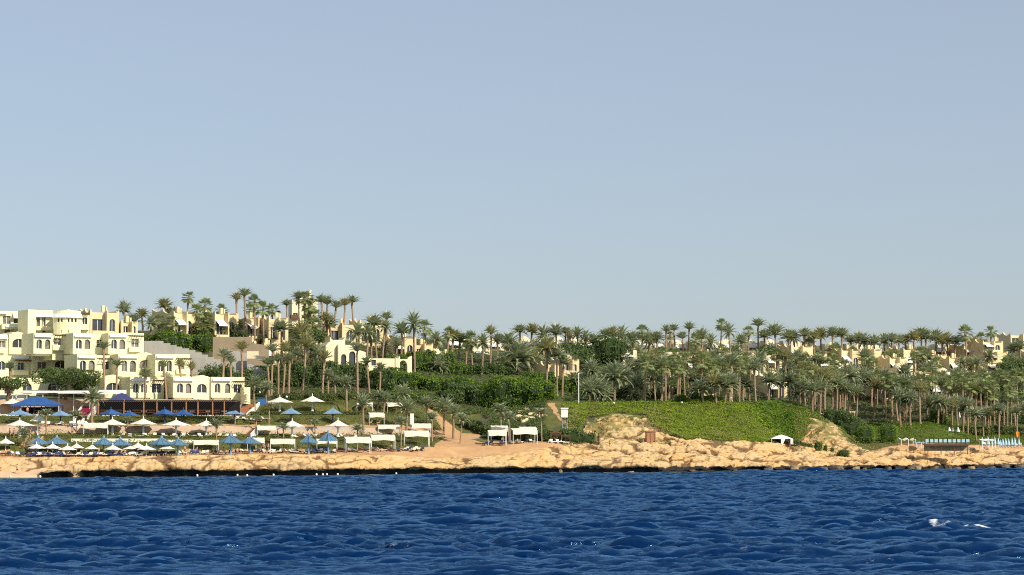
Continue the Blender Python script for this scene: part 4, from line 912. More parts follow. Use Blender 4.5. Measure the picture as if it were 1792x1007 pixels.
class Block:
    """a stretch of facade in its own frame, authored at its distance"""
    def __init__(self, root, px, py, Y, rz, wall='hotel'): self.fr = Fr(P(px, py, Y), rz); self.root = root; self.wall = wall
    def facade(self, px0, px1, pyt, pyb, c=0, deep=5, opens=(), outline=None, below=0, rev=.45, name='wall', mt=None, curtains=None):
        x0, z1 = self.fr.px(px0, pyt, c); x1, _ = self.fr.px(px1, pyt, c); _, z0 = self.fr.px(px0, pyb, c); z0 -= below
        oo = outline(x0, x1, z0, z1) if outline else rect(x0, x1, z0, z1); hs = []
        for (a, b, t, u, kind) in opens:
            xa, zt = self.fr.px(a, t, c); xb, _ = self.fr.px(b, t, c); _, zb = self.fr.px(a, u, c)
            xa = max(xa, x0 + .12); xb = min(xb, x1 - .12)
            hs.append((arch(xa, xb, zb, zt) if kind[0] == 'a' else arch(xa, xb, zb, zt, rise=(zt - zb) * .45) if kind[0] == 'w' else rect(xa, xb, zb, zt), kind))
        # each facade is 3 mm off its neighbours so that no two faces share a plane
        self.k = getattr(self, 'k', 0) + 1; c2 = c + .003 * self.k
        m = MB(self.fr); m.wall(oo, [h for h, _ in hs], c2, deep, rev); m.build(name, M[mt or self.wall], self.root)
        for h, kind in hs: window(self.fr, self.root, h, c2 + rev - .1, 'glass2' if 'c' in kind else 'glass', 'b' in kind)
        return x0, x1, z0, z1
    def roll(self, px0, px1, py0, py1, c, out=.5, mt='white', name='canopy_roll'):
        """the rolled white sun canopy lying along a parapet"""
        x0, zt = self.fr.px(px0, py0, c); x1, _ = self.fr.px(px1, py0, c); _, zb = self.fr.px(px0, py1, c); m = MB(self.fr)
        m.hull8([(x0, c - out, zb), (x1, c - out, zb), (x1, c + .5, zb + .1), (x0, c + .5, zb + .1), (x0, c - .1, zt - .12), (x1, c - .1, zt - .12), (x1, c + .5, zt), (x0, c + .5, zt)])
        m.build(name, M[mt], self.root)
    def awning(self, px0, px1, py0, py1, c, out=1.5, mt='white', name='awning'):
        x0, zt = self.fr.px(px0, py0, c); x1, _ = self.fr.px(px1, py0, c); _, zb = self.fr.px(px0, py1, c - out); m = MB(self.fr)
        m.hull8([(x0, c - out, zb), (x1, c - out, zb), (x1, c - .01, zt - .05), (x0, c - .01, zt - .05), (x0, c - out, zb + .05), (x1, c - out, zb + .05), (x1, c - .01, zt), (x0, c - .01, zt)])
        n = max(3, int((x1 - x0) / .5)); dz = .28
        for i in range(n):   # scalloped front edge
            a, b = x0 + (x1-x0)*i/n, x0 + (x1-x0)*(i+1)/n; m.box(a + .02, b - .02, c - out - .03, c - out - .004, zb - dz, zb + .03)
        m.build(name, M[mt], self.root)
    def pergola(self, px0, px1, py, c, out=1.6, n=7):
        x0, z = self.fr.px(px0, py, c); x1, _ = self.fr.px(px1, py, c); m = MB(self.fr); m.box(x0, x1, c - out, c - out + .12, z, z + .18)
        for i in range(n): a = x0 + (x1 - x0 - .1) * i / (n - 1); m.box(a, a + .1, c - out - .3, c - .01, z + .185, z + .33)
        m.build('pergola', M['wood'], self.root)
    def balcony(self, px0, px1, py0, py1, c, out=1.2, mt=None, thick=.18):
        x0, zt = self.fr.px(px0, py0, c - out); x1, _ = self.fr.px(px1, py0, c - out); _, zb = self.fr.px(px0, py1, c - out); m = MB(self.fr)
        m.box(x0, x1, c - out, c - out + thick, zb, zt); m.box(x0, x0 + thick, c - out + thick, c - .01, zb, zt); m.box(x1 - thick, x1, c - out + thick, c - .01, zb, zt); m.box(x0 + .01, x1 - .01, c - out + .01, c - .01, zb - .15, zb)
        m.build('balcony', M[mt or self.wall], self.root)

def hotel():
    root = empty('hotel_building', P(150, 697, 480)); tag(root, 'pale yellow terraced hotel stepping down the slope in rows of arched windows', 'hotel')
    def boxmod(B, px0, px1, t, b, wins, c=-1.3, deep=7):
        """projecting bay: two arched windows, white canopy roll, hollow underside"""
        f = 0.25
        B.facade(px0, px1, t, b - 3, c, deep, [(a, e, t + 11, b - 11, 'a' + k) for a, e, k in wins])
        B.roll(px0 + 1.5, px1 - 1.5, t + 1, t + 7, c - .02)
        x0, z0 = B.fr.px(px0 + 1, b - 3, c); x1, _ = B.fr.px(px1 - 1, b - 3, c); m = MB(B.fr)
        m.hull8([(x0 + .4, c + .5, z0 - .5), (x1 - .4, c + .5, z0 - .5), (x1 - .4, c + 2, z0 - .5), (x0 + .4, c + 2, z0 - .5), (x0, c + .02, z0 - .004), (x1, c + .02, z0 - .004), (x1, c + 2.2, z0 - .004), (x0, c + 2.2, z0 - .004)]); m.build('corbel', M['hotel'], root)
    def plain(B, px0, px1, t, b, opens, c=0, deep=7, **k): B.facade(px0, px1, t, b, c, deep, opens, **k)
    # top storey
    Y = 497
    B = Block(root, -60, 583, Y + 2, 24)
    B.facade(-60, 50, 543, 590, 0, 7, [(-40, -15, 553, 568, 'rb'), (5, 19, 553, 569, 'rbc'), (24, 46, 552, 567, 'rb'), (8, 18, 573, 583, 'rc'), (26, 42, 573, 583, 'rc')], below=1)
    B.roll(-60, 12, 543, 548, 0, .8); B.awning(22, 49, 548, 555, 0, 1.0, 'canvas'); B.balcony(4, 46, 567, 575, 0, 1.6); B.roll(10, 31, 569, 573, -1.7, .3, 'whitep')
    B = Block(root, 49, 583, Y - 2, 33); B.facade(49, 63, 542, 590, 0, 6, below=1)
    B = Block(root, 62, 583, Y + 1, 24)
    B.facade(62, 93, 543, 590, 0, 5, [(64, 70, 556, 575, 'rc'), (74, 80, 556, 571, 'rb'), (74, 80, 578, 582, 'r')], below=1)
    B.roll(61, 94, 548, 555, -.02, .9); B.balcony(62, 92, 571, 577, 0, 1.0)
    # rounded drum
    B = Block(root, 93, 583, Y - 3, 6); fr = B.fr; x1 = fr.px(141, 560, 0)[0]
    zs = [fr.px(93, q, 0)[1] for q in (592, 556, 549, 542)]
    n = 8; pts = [(x1 * i / n, 1.3 * (2 * i / n - 1) ** 2 - .5 * (1 - i / n)) for i in range(n + 1)]
    for i in range(n):
        (a, ya), (b, yb) = pts[i], pts[i + 1]; rz2 = math.degrees(math.atan2(yb - ya, b - a)); o = fr.w(a, ya, zs[0]); F2 = Fr(o, rz2 + 6); L = math.hypot(b - a, yb - ya); hh = zs[1] - zs[0]
        op = []
        if i in (1, 2, 4, 5, 6): op = [rect(.18, L - .18, hh - 1.0, hh - .15)]
        if i in (2, 4): op.append(rect(.3, L - .3, hh - 3.3, hh - 2.7))
        m = MB(F2); m.wall(rect(0, L, -1.5, hh), op, 0, .6, .35); m.build('wall', M['hotel'], root)
        for q in op: window(F2, root, q, .3, 'glass2', False)
        m = MB(F2); h2 = zs[2] - zs[0]; h3 = zs[3] - zs[0]; m.hull8([(0, -.55, hh + .003), (L, -.55, hh + .003), (L, .6, hh + .003), (0, .6, hh + .003), (0, -.15, h2), (L, -.15, h2), (L, .6, h2), (0, .6, h2)]); m.build('roof_rim', M['whitep'], root)
        m = MB(F2); m.box(.01, L - .01, .05, .6, h2 + .003, h3 - .1 * abs(i - 4)); m.build('parapet', M['hotel'], root)
    m = MB(fr); m.box(.3, x1 - .3, 1.9, 6, -2, fr.px(93, 546, 0)[1]); m.build('roof', M['hotel'], root)
    B = Block(root, 140, 583, Y + 3, 12); B.facade(140, 157, 552, 592, 0, 4, [(144, 153, 556, 568, 'rb')], below=1); B.pergola(140, 156, 551, 0, 1.4); B.balcony(140, 156, 569, 576, 0, 1.0)
    # third row
    Y = 488; t, b = 583, 622
    B = Block(root, -60, b, Y, 33); B.facade(-60, 14, t + 5, b, 0, 7, [(-40, -20, 595, 609, 'rb'), (-2, 10, 597, 609, 'rbc')], below=1); B.roll(-40, 13, 584, 592, 0, .6); B.balcony(-50, 10, 609, 616, 0, 1)
    B.facade(16, 46, t, b, -.4, 7, [(22, 46, 593, 609, 'wb')], outline=lambda x0, x1, z0, z1: [(x0, z0), (x1, z0), (x1, z1 - .3), (x1 - .5, z1 - .3), (x1 - .8, z1 + .1), ((x0+x1)/2, z1 + .35), (x0 + .8, z1 + .1), (x0 + .5, z1 - .3), (x0, z1 - .3)], below=1)
    B = Block(root, 59, b, Y - 4, 33); boxmod(B, 59, 92, t, b, [(64, 74, 'b'), (79, 88, 'c')]); plain(B, 92, 118, t + 3, b, [(94, 108, 592, 604, 'rbc')], below=1, curtains=1); B.pergola(92, 118, 589, 0); B.balcony(93, 116, 604, 612, 0, 1.0)
    B = Block(root, 128, b, Y - 4, 33); boxmod(B, 128, 162, t, b, [(133, 144, 'b'), (148, 158, 'c')]); plain(B, 162, 189, t + 2, b, [(169, 182, 595, 608, 'rb')], below=1)
    B = Block(root, 190, b, Y - 3, 28); boxmod(B, 190, 223, t, b, [(195, 205, 'b'), (209, 219, 'c')]); plain(B, 223, 252, t, b, [(230, 243, 593, 608, 'rbc')], below=1); B.pergola(223, 249, 590, 0); B.balcony(226, 247, 608, 615, 0, .6)
    # second row
    Y = 483; t, b = 620, 662
    B = Block(root, -60, b, Y, 33); plain(B, -60, 56, t + 1, b, [(-40, -20, 632, 648, 'rb'), (-2, 10, 632, 648, 'wb'), (31, 43, 635, 648, 'rb')], below=1); B.roll(23, 50, 621, 628, 0, .8); B.balcony(24, 50, 648, 655, 0, 1); B.pergola(24, 50, 633, 0)
    plain(B, 55, 91, t + 1, b, [(66, 82, 634, 648, 'rbc')], c=-1, below=1); B.roll(55, 88, 621, 628, -1, .8); B.balcony(60, 84, 648, 656, -1, .8)
    B.facade(91, 121, t - 1, b, -1.6, 7, [(96, 118, 631, 647, 'wb')], outline=lambda x0, x1, z0, z1: [(x0, z0), (x1, z0), (x1, z1 - .3), (x1 - .7, z1), ((x0+x1)/2, z1 + .3), (x0 + .7, z1), (x0, z1 - .3)], below=1)
    B = Block(root, 135, b, Y - 4, 33); boxmod(B, 135, 169, t, b, [(140, 151, 'b'), (155, 166, 'c')]); plain(B, 169, 202, t + 2, b, [(179, 192, 633, 647, 'rb')], below=1); B.pergola(169, 200, 630, 0)
    B = Block(root, 207, b, Y - 3, 28); boxmod(B, 207, 242, t, b, [(213, 223, 'bc'), (227, 238, 'c')])
    B.facade(242, 270, t - 1, b, 0, 7, [(244, 268, 630, 646, 'wbc')], outline=lambda x0, x1, z0, z1: [(x0, z0), (x1, z0), (x1, z1 - .3), (x1 - .7, z1), ((x0+x1)/2, z1 + .3), (x0 + .7, z1), (x0, z1 - .3)], below=1)
    B = Block(root, 272, b, Y - 3, 28); boxmod(B, 272, 306, t, b, [(277, 287, 'b'), (292, 301, 'b')]); plain(B, 306, 332, t, b, [(312, 323, 633, 647, 'rbc')], below=1); B.pergola(308, 331, 630, 0); B.balcony(309, 329, 647, 653, 0, .6)
    # ground row
    Y = 478; t, b = 660, 699
    B = Block(root, -60, b, Y, 33); plain(B, -60, 185, t, b, [(-30, -10, 670, 690, 'wb'), (8, 24, 670, 690, 'wb'), (40, 56, 670, 690, 'wb'), (84, 100, 670, 690, 'wb'), (130, 146, 670, 690, 'wb')], c=2, below=1)
    B = Block(root, 183, b, Y, 28); B.facade(183, 214, t - 2, b, 0, 6, [(186, 210, 670, 688, 'wb')], outline=lambda x0, x1, z0, z1: [(x0, z0), (x1, z0), (x1, z1 - .3), (x1 - .7, z1), ((x0+x1)/2, z1 + .3), (x0 + .7, z1), (x0, z1 - .3)], below=1)
    B = Block(root, 228, b, Y - 3, 28); boxmod(B, 228, 263, t, b, [(233, 243, 'b'), (247, 258, 'b')], c=-.6); plain(B, 263, 287, t, b, [(266, 283, 672, 688, 'rb')], below=1); B.pergola(264, 286, 668, 0)
    B = Block(root, 303, b, Y - 3, 26); boxmod(B, 303, 339, t, b, [(310, 321, 'b'), (325, 335, 'c')], c=-.6)
    B.facade(339, 370, t - 1, b, 0, 7, [(345, 362, 672, 688, 'wb')], outline=lambda x0, x1, z0, z1: [(x0, z0), (x1, z0), (x1, z1 - .3), (x1 - .7, z1), ((x0+x1)/2, z1 + .3), (x0 + .7, z1), (x0, z1 - .3)], below=1)
    boxmod(B, 370, 405, t, b, [(376, 386, 'b'), (394, 403, 'c')], c=-.6); plain(B, 405, 428, t, b, [(409, 424, 673, 688, 'rb')], below=1); B.pergola(406, 427, 670, 0)
    B = Block(root, 427, b, Y + 1, 18); plain(B, 426.5, 438, t + 18, b, [], c=-1, below=1)
hotel()

def villa(px, py, wpx, hpx, label, s=None, rz=22, kind='awning', storeys=1, smin=80, group=None, mt=None, wall2=.4):
    """small sand-coloured villa; px,py = middle of its foot, sizes in photo pixels at its distance"""
    if kind == 'vault' and s == 187: py += 10
    s = s if s is not None else gs(px, py, smin); x, y, z = W(px, s); k = y / FPX; z = zof(py, y) if s is not None else z
    w_, h = wpx * k, hpx * k; mt = mt or ('villa' if kind != 'vault' else 'villa2')
    root = empty('villa', (x, y, z)); tag(root, label, 'villa', group); fr = Fr((x, y, z), rz); W2 = w_ / 2
    def part(m, n, q=None): return m.build(n, M[q or mt], root)
    if kind == 'vault':
        wx = W2 * .62
        op = rect(-wx * .72, wx * .72, .9, h * .52); m = MB(fr); m.wall(rect(-wx, wx, -4, h * .66), [op], 0, 5.5, .5); part(m, 'wall'); window(fr, root, op, .4)
        m = MB(fr); m.box(wx + .01, W2, -1.2, 5, -4, h * .74); m.box(wx + .05, W2 - .05, -1.1, -.5, h * .74, h * .84); part(m, 'side_wall')
        m = MB(fr); m.lathe([(wx * .98, 0), (wx * .92, h * .10), (wx * .72, h * .22), (wx * .4, h * .31), (0.01, h * .34)], 14, 0, 2.6, h * .66 + .003); m.smooth = True; part(m, 'dome')
        B = MB(fr); n = 6; zt = h * .62; zb = h * .42
        B.hull8([(-wx, -1.6, zb), (wx, -1.6, zb), (wx, -.01, zt - .05), (-wx, -.01, zt - .05), (-wx, -1.6, zb + .05), (wx, -1.6, zb + .05), (wx, -.01, zt), (-wx, -.01, zt)])
        for i in range(n): a = -wx + 2*wx*i/n; B.box(a + .02, a + 2*wx/n - .02, -1.64, -1.605, zb - .3, zb + .03)
        B.build('awning', M['white'], root)
        m = MB(fr); m.box(-wx, W2, -3.2, -3.0, -4, h * .12); part(m, 'terrace_wall')
        return root
    hs = h / storeys; off = 0
    for q in range(storeys):
        a, b = -W2 + off, W2 - q * .4; y0 = q * 1.8 + .003 * q; z0 = q * hs - (4 if q == 0 else .5); z1 = (q + 1) * hs
        wm = a + (b - a) * wall2
        op = [rect(a + .5, wm - .3, q * hs + .5 if q else .4, q * hs + hs * .58)]
        if q % 2 == 0: op.append(arch(wm + (b - wm) * .35, wm + (b - wm) * .75, q * hs + .3, q * hs + hs * .6))
        m = MB(fr); m.wall(horned(a, b, z0, z1), op, y0, .5, .4); part(m, 'wall')
        for o_ in op: window(fr, root, o_, y0 + .3, 'glass', True)
        m = MB(fr); dp = 8 + q * .01
        # long side wall with two horned parapet steps
        for (ya, yb, dz) in ((y0 + .505, y0 + dp * .5, 0.), (y0 + dp * .5 + .003, y0 + dp, .5)):
            n_ = 5; top = [(yb, z1 + dz)] + [(yb - (yb-ya) * t / n_, z1 + dz - .7 * math.sin(math.pi * t / n_)) for t in range(1, n_)] + [(ya, z1 + dz)]
            vs = [(a + .002, ya, z0), (a + .002, yb, z0)] + [(a + .002, yy, zz) for yy, zz in top]; vs2 = [(a + .45, yy, zz) for _, yy, zz in vs]; nv = len(vs)
            m.add(vs + vs2, [tuple(range(nv))[::-1], tuple(range(nv, 2 * nv))] + [(i, (i+1) % nv, nv + (i+1) % nv, nv + i) for i in range(nv)])
        m.box(b - .4, b - .003, y0 + .503, y0 + dp, z0, z1 - .2); m.box(a + .46, b - .42, y0 + .51, y0 + dp, z0 + .01, z1 - .75)
        part(m, 'side_wall')
        if kind == 'awning':
            B = MB(fr); zt = q * hs + hs * .66; zb = q * hs + hs * .46; x0, x1 = a + .2, wm
            B.hull8([(x0, y0 - 1.5, zb), (x1, y0 - 1.5, zb), (x1, y0 - .01, zt - .05), (x0, y0 - .01, zt - .05), (x0, y0 - 1.5, zb + .05), (x1, y0 - 1.5, zb + .05), (x1, y0 - .01, zt), (x0, y0 - .01, zt)])
            n = 5
            for i in range(n): c = x0 + (x1-x0)*i/n; B.box(c + .02, c + (x1-x0)/n - .02, y0 - 1.54, y0 - 1.505, zb - .3, zb + .03)
            B.build('awning', M['white'], root)
        m = MB(fr); m.box(wm, wm + .35, y0 - 1.6, y0 - .005, z0, z1 - .3); m.box(a, wm - .01, y0 - 1.9, y0 - 1.7, z0, q * hs + .4); part(m, 'terrace_wall')
        off += .6
    if hpx > 20:
        m = MB(fr); m.box(W2 * .1, W2 * .1 + .7, 3, 3.7, h - .3, h + 1.1); m.box(W2 * .1 + .9, W2 * .1 + 1.25, 3, 3.5, h - .3, h + .8); part(m, 'chimney')
    return root
V = villa
V(226, 586, 30, 25, 'lower wing of the tan villa behind the hotel roof', s=104, rz=28, kind='plain', wall2=.5)
V(182, 583, 52, 41, 'tan villa with horned parapet rising behind the yellow hotel', s=104, rz=28, kind='plain', wall2=.5)
V(322, 588, 48, 44, 'hilltop villa with a long shaded side wall, nearest the hotel', s=122, rz=48)
V(396, 590, 50, 44, 'hilltop villa with a wide white awning behind the slim palms', s=123, rz=42)
V(448, 592, 42, 38, 'hilltop villa just past the two tallest palms', s=124, rz=42)
V(487, 598, 36, 44, 'narrow hilltop villa beside the tower', s=118, rz=24, kind='plain')
V(476, 640, 34, 40, 'lower tan house beneath the hilltop villas', s=106, rz=42)
V(650, 600, 44, 40, 'sand villa behind the dense palm cluster', s=150, rz=24, kind='plain')
V(600, 600, 56, 36, 'sand villa behind the three lone skyline palms', s=150, rz=24, kind='plain')
V(708, 628, 44, 40, 'villa with white awning behind the garden arch', s=142, rz=24)
V(742, 626, 34, 26, 'small villa with curved parapet beside the fan palm', s=140, rz=24, kind='plain')
V(768, 632, 26, 24, 'small vaulted house above the long hedge', s=138, kind='vault')
V(575, 640, 30, 40, 'tan house hidden between palm trunks beside the arched villa', s=122, kind='plain')
def tower():
    root = empty('tower', P(530, 575, 640)); tag(root, 'sand-coloured hilltop tower with a horned top between palms', 'tower'); B = Block(root, 511, 560, 640, 20, 'villa2')
    B.facade(511, 524, 524, 600, 0, 4, [(513, 521, 548, 556, 'rb')], outline=horned); B.facade(524, 545, 508, 600, 1.2, 4, [(529, 534, 535, 543, 'a')], outline=lambda a, b, c, d: [(a, c), (b, c), (b, d), (b - .5, d), (b - .8, d - 2.3), (a + 1.0, d - 2.6), (a + .6, d - 1.9), (a, d - 1.9)])
    B.facade(545, 556, 524, 600, .6, 4, [], outline=horned); B.balcony(509, 524, 551, 557, 0, 1.0, 'wood')
tower()
def arched_villa():
    root = empty('arched_villa', P(600, 645, 545)); tag(root, 'sand-coloured building with two tall pointed arches above the dark hedge', 'villa'); B = Block(root, 576, 645, 540, 20, 'villa2')
    B.facade(570, 592, 603, 650, 0, 6, [], outline=lambda a, b, c, d: [(a, c), (b, c), (b, d - .3), (b - 1, d + .6), (a + .8, d + .6), (a, d - .3)])
    B.facade(592, 640, 604, 652, -1.2, 6, [(597, 606, 620, 640, 'a'), (611, 622, 615, 644, 'a')], outline=lambda a, b, c, d: [(a, c), (b, c), (b, d - 1.6), (b - 1.4, d - 1.2), (b - 2.4, d), (a, d)])
    B.facade(578, 604, 590, 606, 2.2, 5, [], outline=horned, below=1); B.facade(640, 700, 622, 652, 0, 3, [(650, 658, 630, 640, 'r')], below=1, outline=horned)
arched_villa()
def garden_arch():
    root = empty('garden_arch', P(700, 655, 540)); tag(root, 'free-standing sand-coloured garden arch above the long hedge', 'arch'); fr = Fr(P(692, 656, 537), 16); x1, zt = fr.px(721, 623, 0); a0 = fr.px(698, 650, 0)[0]; a1 = fr.px(713, 650, 0)[0]; za = fr.px(700, 630, 0)[1]
    m = MB(fr); q = [(0, -1), (a0, -1)] + [(a0 + (a1-a0) * (1 - math.cos(t * math.pi / 8)) / 2, za * .55 + za * .42 * math.sin(t * math.pi / 8)) for t in range(9)] + [(a1, -1), (x1, -1), (x1, zt), (x1 - .8, zt - .3), (x1 - 1.1, zt - .8), (.5, zt - .8), (0, zt - .4)]
    m.wall(q, [], 0, .8); m.build('wall', M['villa2'], root)
garden_arch()
# vaulted villas in rows on the far slope
rows = [('in the far upper row', 'the tower', 187, [(795, 604), (823, 604), (862, 606), (921, 603), (1033 - 53, 603), (1006, 603), (1033, 606), (1064, 606), (1091, 606), (1127, 608), (1152, 608), (1188, 609), (1245, 608), (1274, 608), (1318, 608), (1352, 608), (1395, 612), (1425, 613), (1462, 613), (1508, 615), (1535, 616), (1567, 618), (1600, 618), (1641, 616), (1668, 618)]),
        ('in the middle row', 'the lamp post', 168, [(858, 646), (838, 630), (1095, 634), (1138, 640), (1190, 652), (1237, 650)]),
        ('low among the palms', 'the lamp post', 150, [(1176, 640), (1210, 672), (1327, 672), (1436, 650), (1468, 655), (1580, 660), (1618, 672), (1655, 668), (1680, 690), (1545, 680)])]
for nm, endl, s_, lst in rows:
    for i, (a, b) in enumerate(sorted(lst)):
        V(a, b, 36, 25, f"small domed sand villa with white awning {nm}, {ORD[i]} from {endl}", s=s_, rz=16, kind='vault', group='small domed villas on the far slope')
for i, (a, b, w1, h1, st, lab) in enumerate([(1268, 650, 42, 36, 1, 'small tan villa with white awning above the green slope'), (1300, 652, 30, 38, 1, 'tan villa with dark timber balcony beside the awning villa'), (1354, 648, 34, 30, 1, 'tan villa half behind the dark tree'),
        (1404, 642, 44, 38, 1, 'tan villa with one awning above the white canopies'), (1490, 650, 40, 40, 1, 'tan villa with pale awning behind the twin drum bushes'), (1528, 650, 36, 40, 1, 'tan villa with stair wall beside the pale awning villa'),
        (1600, 655, 44, 46, 1, 'tan villa among thin palm trunks'), (1640, 655, 40, 36, 1, 'low tan villa left of the stepped villa'),
        (1712, 652, 52, 50, 2, 'two-storey tan villa with horned parapets, the taller part shaded'), (1750, 652, 54, 57, 3, 'three-storey stepped tan villa with arches and white awnings'), (1725, 678, 50, 30, 1, 'front terrace house below the stepped tan villa'),
        (1650, 700, 60, 34, 1, 'pale house wall glimpsed behind the deck palms'), (1360, 700, 40, 44, 1, 'sand-coloured house glimpsed between the front palm trunks'), (1242, 708, 22, 20, 1, 'little pink kiosk between the slope-edge palms'), (1560, 700, 50, 30, 1, 'reddish house wall hidden among palms'),
        (1790, 604, 50, 20, 1, 'pale roofline on the far skyline'), (1000, 652, 30, 24, 1, 'small house corner behind the dark rounded tree'), (968, 655, 22, 20, 1, 'small yellow hut behind the leaning trunks')]):
    V(a, b, w1, h1, lab, s=[168, 168, 165, 170, 165, 165, 165, 165, 172, 160, 138, 112, 100, 72, 120, 225, 120, 112][i], rz=24, storeys=st, kind='awning' if h1 > 28 else 'plain')

for i, a in enumerate((1172, 1217, 1325, 1440, 1572, 1676)):
    V(a, 660, 36, 36, f'medium tan villa between palms on the mid slope, {ORD[i]} from the lamp post', s=158, rz=26)
# ---------------------------------------------------------------- walls on the slope
def wall_obj(name, quads, mt, label, thick=.5, cat='wall'):
    """quads: list of (px0, px1, top0, top1, bottom, Y) standing panels"""
    o = P(quads[0][0], quads[0][4], quads[0][5]); root = MB(); vs = []
    for px0, px1, t0, t1, b, Y in quads:
        if Y < 100:   # given as metres behind the shore: follow the shoreline
            o = W(quads[0][0], quads[0][5]); n = max(1, int((px1 - px0) / 20))
            for i in range(n):
                pa, pb = px0 + (px1-px0)*i/n, px0 + (px1-px0)*(i+1)/n; A_, B_ = W(pa, Y), W(pb, Y); Ya, Yb = A_[1], B_[1]; ta, tb = zof(t0, Ya), zof(t0, Yb)
                root.hull8([(A_[0]-o[0], Ya-o[1], A_[2]-1-o[2]), (B_[0]-o[0], Yb-o[1], B_[2]-1-o[2]), (B_[0]-o[0], Yb+thick-o[1], B_[2]-1-o[2]), (A_[0]-o[0], Ya+thick-o[1], A_[2]-1-o[2]), (A_[0]-o[0], Ya-o[1], ta-o[2]), (B_[0]-o[0], Yb-o[1], tb-o[2]), (B_[0]-o[0], Yb+thick-o[1], tb-o[2]), (A_[0]-o[0], Ya+thick-o[1], ta-o[2])])
            continue
        x0, x1 = X(px0, Y), X(px1, Y); z0, z1, zb = zof(t0, Y), zof(t1, Y), zof(b, Y)
        root.hull8([(x0 - o[0], Y - o[1], zb - o[2]), (x1 - o[0], Y - o[1], zb - o[2]), (x1 - o[0], Y + thick - o[1], zb - o[2]), (x0 - o[0], Y + thick - o[1], zb - o[2]),
                    (x0 - o[0], Y - o[1], z0 - o[2]), (x1 - o[0], Y - o[1], z1 - o[2]), (x1 - o[0], Y + thick - o[1], z1 - o[2]), (x0 - o[0], Y + thick - o[1], z0 - o[2])])
    ob = root.build(name, M[mt]); ob.location = o; tag(ob, label, cat); return ob
steps = [(252, 285, 597), (285, 297, 601), (297, 308, 604), (308, 318, 607), (318, 330, 610), (330, 341, 613), (341, 352, 617), (352, 363, 621), (363, 374, 625), (374, 386, 629), (386, 398, 634)]
wall_obj('stepped_wall', [(a, b_, t, t, 690, 499 + i * .011) for i, (a, b_, t) in enumerate(steps)], 'greywall', 'grey retaining wall with a stepped top beside the yellow hotel')
wall_obj('retaining_wall', [(398, 432, 612, 618, 690, 500), (432, 470, 634, 652, 695, 498)], 'greywall', 'tall grey wall behind the tall palm row')  # darker grey carries the shade on this wall in its colour
wall_obj('garden_wall', [(372, 440, 590, 590, 640, 509), (440, 470, 600, 606, 640, 509)], 'tanwall', 'tan garden wall under the hilltop villas')
wall_obj('garden_wall', [(432, 452, 615, 615, 628, 497.6), (452, 468, 623, 625, 628, 497.6)], 'villa2', 'short bright garden wall with a notch on the hill')
wall_obj('terrace_wall', [(470, 705, 704.5, 704.5, 708, 60.6)], 'whitep', 'long thin white wall above the upper white parasols', .3)
wall_obj('terrace_wall', [(126, 285, 768, 768, 779, 18.2), (286, 372, 770, 770, 779, 17.8)], 'canvas', 'long cream wall behind the front row of blue parasols', .3)
wall_obj('terrace_wall', [(-60, 118, 725, 724, 728, 44.3), (180, 395, 726.5, 727, 730, 44.3)], 'whitep', 'low pale kerb wall in front of the restaurant pergola', .3)
wall_obj('terrace_wall', [(465, 640, 747, 747, 756, 29.6)], 'greywall', 'low stone wall behind the middle white parasols', .3)
wall_obj('white_sign_board', [(718, 724.5, 724, 724, 743, 465)], 'whitep', 'narrow upright white board on the lawn near the cabanas', .25, 'board')
wall_obj('garden_wall', [(1748, 1840, 731, 731, 746, 634)], 'redwall', 'reddish wall behind the palms at the frame edge', .4)

# ---------------------------------------------------------------- parasols, cabanas, loungers
def make_canopy_mesh(n, rad, h, sag=.12, th=.05, ph=0):
    """many-sided pyramid canopy, slightly hollow between its ribs, with thickness"""
    m = MB(); rings = [0.02, .35, .7, 1.0]; vs = []
    for side in (0, 1):
        for t in rings:
            for k in range(2 * n):
                a = ph + math.pi * k / n; q = rad * t * (1 if k % 2 == 0 else math.cos(math.pi / n) * (1 - .02 * t))
                z = h * (1 - t) - (sag * math.sin(t * math.pi) * .5) - (0 if k % 2 == 0 else .05 * t) - side * th
                vs.append((q * math.cos(a), q * math.sin(a), z))
    K = 2 * n; fs = []
    for side in (0, 1):
        o = side * 4 * K
        for i in range(3):
            for k in range(K): fs.append((o + i*K+k, o + i*K+(k+1) % K, o + (i+1)*K+(k+1) % K, o + (i+1)*K+k))
    for k in range(K): fs.append((3*K+k, 3*K+(k+1) % K, 7*K+(k+1) % K, 7*K+k))
    m.add(vs, fs); return m
def parasol_proto(name, n, rad, hpole, hcan, cmat, pmat, prad, ribs=None, finial=True, ph=.4, valance=False, cap=False):
    def make():
        root = empty(name, (0, 0, 0)); MB().lathe([(prad*2.2, 0), (prad*2.2, .12), (prad*1.3, .5), (prad, .9), (prad, hpole + hcan * .8)], 10).build('pole', M[pmat], root, smooth=False)
        c = make_canopy_mesh(n, rad, hcan, ph=ph).build('canopy', M[cmat], root); c.location = (0, 0, hpole)
        if ribs:
            m = MB()
            for k in range(n * 2):
                a = ph + math.pi * k / n; q = rad * (1 if k % 2 == 0 else math.cos(math.pi/n)); m.tube([(0, 0, hcan + .03), (q * .99 * math.cos(a), q * .99 * math.sin(a), .03)], [.035, .03], 4)
            o = m.build('rib', M[ribs], root); o.location = (0, 0, hpole); o['kind'] = 'stuff'
        m = MB()
        for k in range(n): a = ph + 2*math.pi*k/n; m.tube([(0, 0, hpole - .5), (rad*.6*math.cos(a), rad*.6*math.sin(a), hpole + hcan*.34)], [.03, .025], 4)
        m.build('strut', M[pmat], root)
        if finial: o = MB().lathe([(.22 if cap else .07, -.1), (.2 if cap else .09, .15), (.16 if cap else .05, .35), (.01, .42)], 8).build('finial', M[ribs or cmat], root); o.location = (0, 0, hpole + hcan)
        return root
    return Proto(make)
